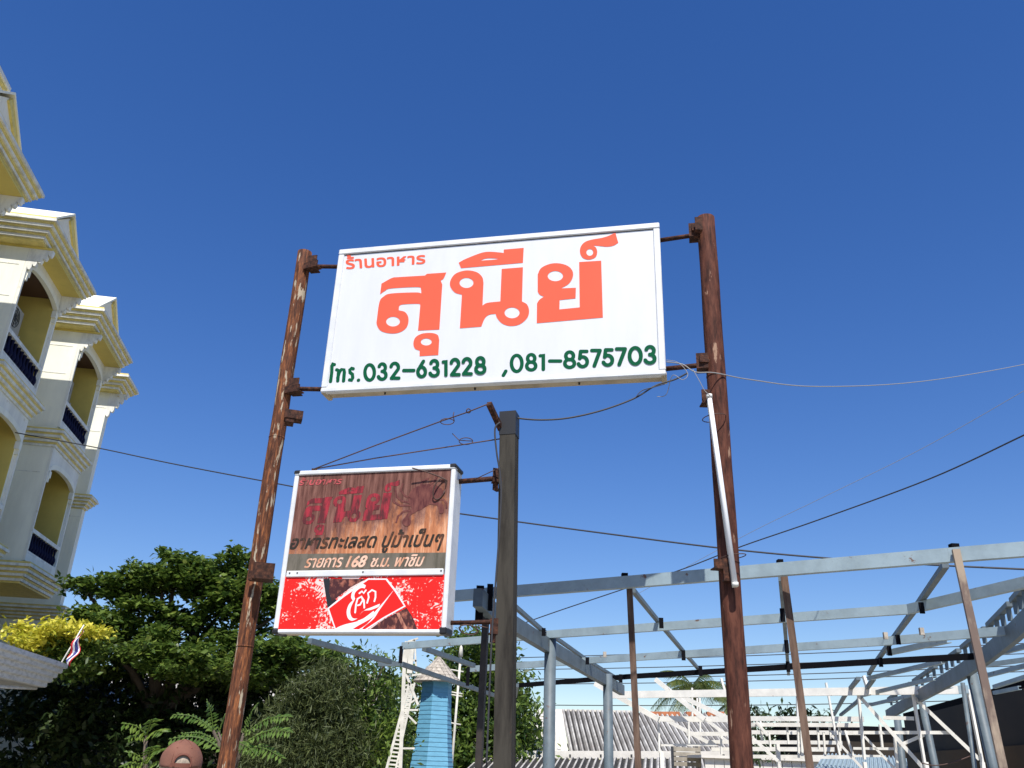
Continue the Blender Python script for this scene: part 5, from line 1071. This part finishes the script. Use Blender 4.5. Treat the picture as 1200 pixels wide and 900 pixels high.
pinnate('feather_leaf_shrub', (*atY(275, 890, 9.2)[:2], 0), [((250, 856), (203, 838), 9), ((255, 870), (214, 860), 8.9), ((270, 870), (300, 885), 9), ((250, 858), (243, 822), 9.3), ((256, 858), (268, 832), 9.3), ((285, 862), (338, 840), 9.1), ((285, 872), (340, 858), 9), ((262, 868), (235, 845), 9.4), ((285, 860), (300, 826), 9.5), ((262, 880), (200, 866), 8.7), ((278, 880), (330, 888), 9)], 'bright green shrub with feather shaped leaves on both sides of the left rusty pole', M['leaf_frond'])
pinnate('young_shrub', (*atY(172, 905, 7.2)[:2], 0), [((172, 862), (145, 848), 7.2), ((172, 862), (178, 843), 7.2), ((172, 864), (192, 858), 7.2), ((170, 866), (150, 866), 7.2), ((170, 895), (150, 882), 7), ((170, 895), (190, 878), 7), ((172, 895), (178, 875), 7), ((168, 898), (145, 898), 7), ((176, 898), (192, 895), 7)], 'small yellow green shrub left of the man in the cap', M['leaf_bright'], nl=6, lw=.5)

# dark house shapes behind the trees at far left
hs = empty('background_house', (-12, 27, 0), 0, 'shaded low house half hidden behind the trees at lower left', 'house')
MB().box((-9, 0, 0), (8, 5, 2.7)).build('wall', M['darkwall'], hs)
MB().prism([(-9.4, -.4, 2.7), (-9.4, 5.4, 2.7), (-9.4, 2.5, 4.0)], (0, 0, 0), (17.8, 0, 0)).build('roof', M['asbestos'], hs)
for x in (-6, -2, 2, 6): 
    w = MB().box((x, -.05, 1.0), (x + 1.1, -.005, 2.1)).build('window', M['paleface'], hs)

# ------------------------------------------------------------------ man in a cap
hc = Vector(atY(213, 889, 4.25)); hx, hy = hc.x, hc.y; ztop_h = float(atY(213, 865.5, 4.25)[2]); HZ = ztop_h - 0.125    # head centre height
man = empty('person', (hx, hy, 0), rad(22), 'man seen from behind wearing a brown baseball cap with an open back', 'person')
def skin_body(name, chains, m, parent, sub=2):
    me = bpy.data.meshes.new(name); vs, es, rs_ = [], [], []; idx = {}
    for ch in chains:
        prev = None
        for (x, y, z, r) in ch:
            key = (round(x, 3), round(y, 3), round(z, 3))
            if key not in idx: idx[key] = len(vs); vs.append((x, y, z)); rs_.append(r)
            if prev is not None: es.append((prev, idx[key]))
            prev = idx[key]
    me.from_pydata(vs, es, []); o = link(name, me, parent); o.modifiers.new('skin', 'SKIN'); 
    for i, r in enumerate(rs_): me.skin_vertices[0].data[i].radius = (r, r)
    me.skin_vertices[0].data[0].use_root = True
    sb = o.modifiers.new('sub', 'SUBSURF'); sb.levels = sub; sb.render_levels = sub
    bpy.context.view_layer.update(); me2 = bpy.data.meshes.new_from_object(o.evaluated_get(bpy.context.evaluated_depsgraph_get()))
    o.modifiers.clear(); o.data = me2; me2.materials.clear(); me2.materials.append(m); me2.polygons.foreach_set('use_smooth', [True] * len(me2.polygons)); return o
Hs = HZ
ch = [[(0, 0, Hs * .60, .13), (0, .01, Hs * .70, .12), (0, .01, Hs * .80, .14), (0, 0, Hs * .87, .10), (0, .0, Hs * .915, .055), (0, -.005, Hs * .95, .055), (0, 0, Hs, .085)]]
for s in (-1, 1):
    ch.append([(0, 0, Hs * .87, .10), (s * .17, 0, Hs * .86, .065), (s * .22, .02, Hs * .68, .045), (s * .23, -.06, Hs * .53, .034), (s * .23, -.09, Hs * .49, .028)])
    for k, (fx, fl_) in enumerate(((-.028, .07), (-.010, .085), (.010, .08), (.027, .065))):
        ch.append([(s * .23, -.09, Hs * .49, .028), (s * .23 + fx, -.10, Hs * .49 - .05, .009), (s * .23 + fx * 1.2, -.095, Hs * .49 - .05 - fl_ * .6, .008), (s * .23 + fx * 1.2, -.085, Hs * .49 - .05 - fl_, .007)])
    ch.append([(s * .23, -.09, Hs * .49, .028), (s * .205, -.125, Hs * .49 - .02, .010), (s * .20, -.14, Hs * .49 - .055, .009)])
    ch.append([(0, 0, Hs * .60, .13), (s * .09, 0, Hs * .56, .09), (s * .10, -.01, Hs * .30, .06), (s * .10, .02, .10, .04), (s * .105, -.10, .04, .035)])
skin_body('body', ch, M['skin'], man)
# clothes: shirt and trousers follow the body
tc_ = [[(0, 0, Hs * .58, .165), (0, .01, Hs * .70, .15), (0, .01, Hs * .80, .165), (0, 0, Hs * .875, .11)]] + [[(0, 0, Hs * .875, .11), (s * .175, 0, Hs * .862, .08), (s * .215, .02, Hs * .74, .062)] for s in (-1, 1)]
skin_body('shirt', tc_, M['shirt'], man)
skin_body('trousers', [[(0, 0, Hs * .60, .15), (s * .09, 0, Hs * .55, .11), (s * .10, -.01, Hs * .30, .08), (s * .10, .02, .12, .065)] for s in (-1, 1)], M['trousers'], man)
for s in (-1, 1): MB().bbox((s * .105 - .045, -.17, 0), (s * .105 + .045, .08, .09), .02).build('shoe', M['black'], man)
# head (skull with jaw, nose, ears), facing -y ... the man looks away from the camera: face towards +y
def ellipsoid(c, r, n=20, m_=14, f=None):
    vs = []
    for i in range(m_ + 1):
        t = math.pi * i / m_
        for k in range(n):
            a = 2 * math.pi * k / n; p = [math.sin(t) * math.cos(a), math.sin(t) * math.sin(a), math.cos(t)]
            if f: p = f(p)
            vs.append((c[0] + r[0] * p[0], c[1] + r[1] * p[1], c[2] + r[2] * p[2]))
    return vs, [(i * n + k, i * n + (k + 1) % n, (i + 1) * n + (k + 1) % n, (i + 1) * n + k) for i in range(m_) for k in range(n)]
def headf(p):
    x, y, z = p
    if z < 0: x *= 1 + .32 * z; y = y * (1 + .22 * z) + (.10 * -z if y > 0 else .18 * -z)
    return (x, y, z)
MB().add(*ellipsoid((0, 0.0, Hs), (.077, .098, .118), f=headf), True).build('head', M['skin'], man)
MB().add(*ellipsoid((0, .102, Hs - .035), (.014, .02, .026), 10, 8), True).build('nose', M['skin'], man)
for s in (-1, 1):
    MB().add(*ellipsoid((s * .079, -.005, Hs - .025), (.010, .020, .032), 10, 8), True).build('ear', M['skin'], man)
    MB().add(*ellipsoid((s * .032, .087, Hs + .0), (.013, .010, .008), 10, 6), True).build('eye', M['pwhite'], man)
MB().add(*ellipsoid((0, .093, Hs - .068), (.024, .010, .007), 10, 6), True).build('mouth', M['capdark'], man)
hb_ = MB().add(*ellipsoid((0, -.008, Hs + .004), (.0815, .099, .105), 24, 16), True).build('hair', M['hair'], man)
bm = bmesh.new(); bm.from_mesh(hb_.data); bmesh.ops.delete(bm, geom=[v for v in bm.verts if (v.co.y > .035 and v.co.z < Hs + .05) or v.co.z < Hs - .075], context='VERTS'); bm.to_mesh(hb_.data); bm.free()
# cap: dome of six panels with a half-round opening at the back (y<0 side)
def capf(c, r): return ellipsoid(c, r, 48, 30)
cb = MB().add(*capf((0, -.002, Hs + .016), (.0925, .110, .104)), True).build('cap_crown', M['capcloth'], man)
bm = bmesh.new(); bm.from_mesh(cb.data)
def inopen(c): return c.y < 0 and (c.x / .036) ** 2 + ((c.z - (Hs + .022)) / .036) ** 2 < 1
bmesh.ops.delete(bm, geom=[f for f in bm.faces if f.calc_center_median().z < Hs + .004 or inopen(f.calc_center_median())], context='FACES'); bm.to_mesh(cb.data); bm.free()
for v in cb.data.vertices:      # soft folds in the cloth
    x, y, z = v.co; w = .0022 * math.sin(38 * x + 55 * z) * math.cos(47 * y - 20 * z) + .0035 * math.sin(21 * x + 13 * y + 2) * math.cos(24 * z); k = 1 + w / .1
    v.co = (x * k, y * k, Hs + .016 + (z - Hs - .016) * (1 + w * 6))
sf = cb.modifiers.new('thick', 'SOLIDIFY'); sf.thickness = .004
bpy.context.view_layer.update(); me2 = bpy.data.meshes.new_from_object(cb.evaluated_get(bpy.context.evaluated_depsgraph_get())); cb.modifiers.clear(); cb.data = me2
def onback(x, z, k=1.012):
    zz = (z - (Hs + .016)) / .104; xx = x / .0925; yy = -math.sqrt(max(0, 1 - zz * zz - xx * xx)); return (x * k, -.002 + .110 * yy * k, z)
MB().tube([onback(.037 * math.cos(t), Hs + .022 + .037 * math.sin(t)) for t in np.linspace(-.45, math.pi + .45, 22)], .0045, 6).build('opening_hem', M['capdark'], man)
MB().add([p for x in np.linspace(-.05, .05, 13) for p in (onback(x, Hs + .006), onback(x, Hs + .024))], [(2 * i, 2 * i + 1, 2 * i + 3, 2 * i + 2) for i in range(12)]).build('strap', M['capdark'], man)
MB().add(*ellipsoid((0, -.002, Hs + .119), (.009, .009, .004), 10, 6), True).build('cap_button', M['capcloth'], man)
for a in np.linspace(0, math.pi, 4)[:3]:
    MB().tube([(.0932 * math.cos(a) * math.sin(t), -.002 + .1107 * math.sin(a) * math.sin(t), Hs + .016 + .1044 * math.cos(t)) for t in np.linspace(-1.45, 1.45, 22)], .0008, 5).build('panel_seam', M['capdark'], man) if abs(a - math.pi / 2) > .1 else None
for x, z in ((-.03, .085), (.03, .085)): MB().add(*ellipsoid(onback(x, Hs + z, 1.0), (.004, .004, .004), 8, 6), True).build('eyelet', M['capdark'], man)
vs = []
for i in range(13):
    a = math.pi * i / 12; 
    for k, rr_ in ((0, 1.0), (1, 1.0)):
        pass
    vs += [(.088 * math.cos(a), .03 + .075 * math.sin(a), Hs + .02), (.086 * math.cos(a), .03 + .15 * math.sin(a), Hs + .02 - .02 * math.sin(a)), (.086 * math.cos(a), .03 + .15 * math.sin(a), Hs + .016 - .02 * math.sin(a)), (.088 * math.cos(a), .03 + .075 * math.sin(a), Hs + .015)]
MB().add(vs, [(4 * i + k, 4 * i + (k + 1) % 4, 4 * (i + 1) + (k + 1) % 4, 4 * (i + 1) + k) for i in range(12) for k in range(4)]).build('cap_brim', M['capcloth'], man)
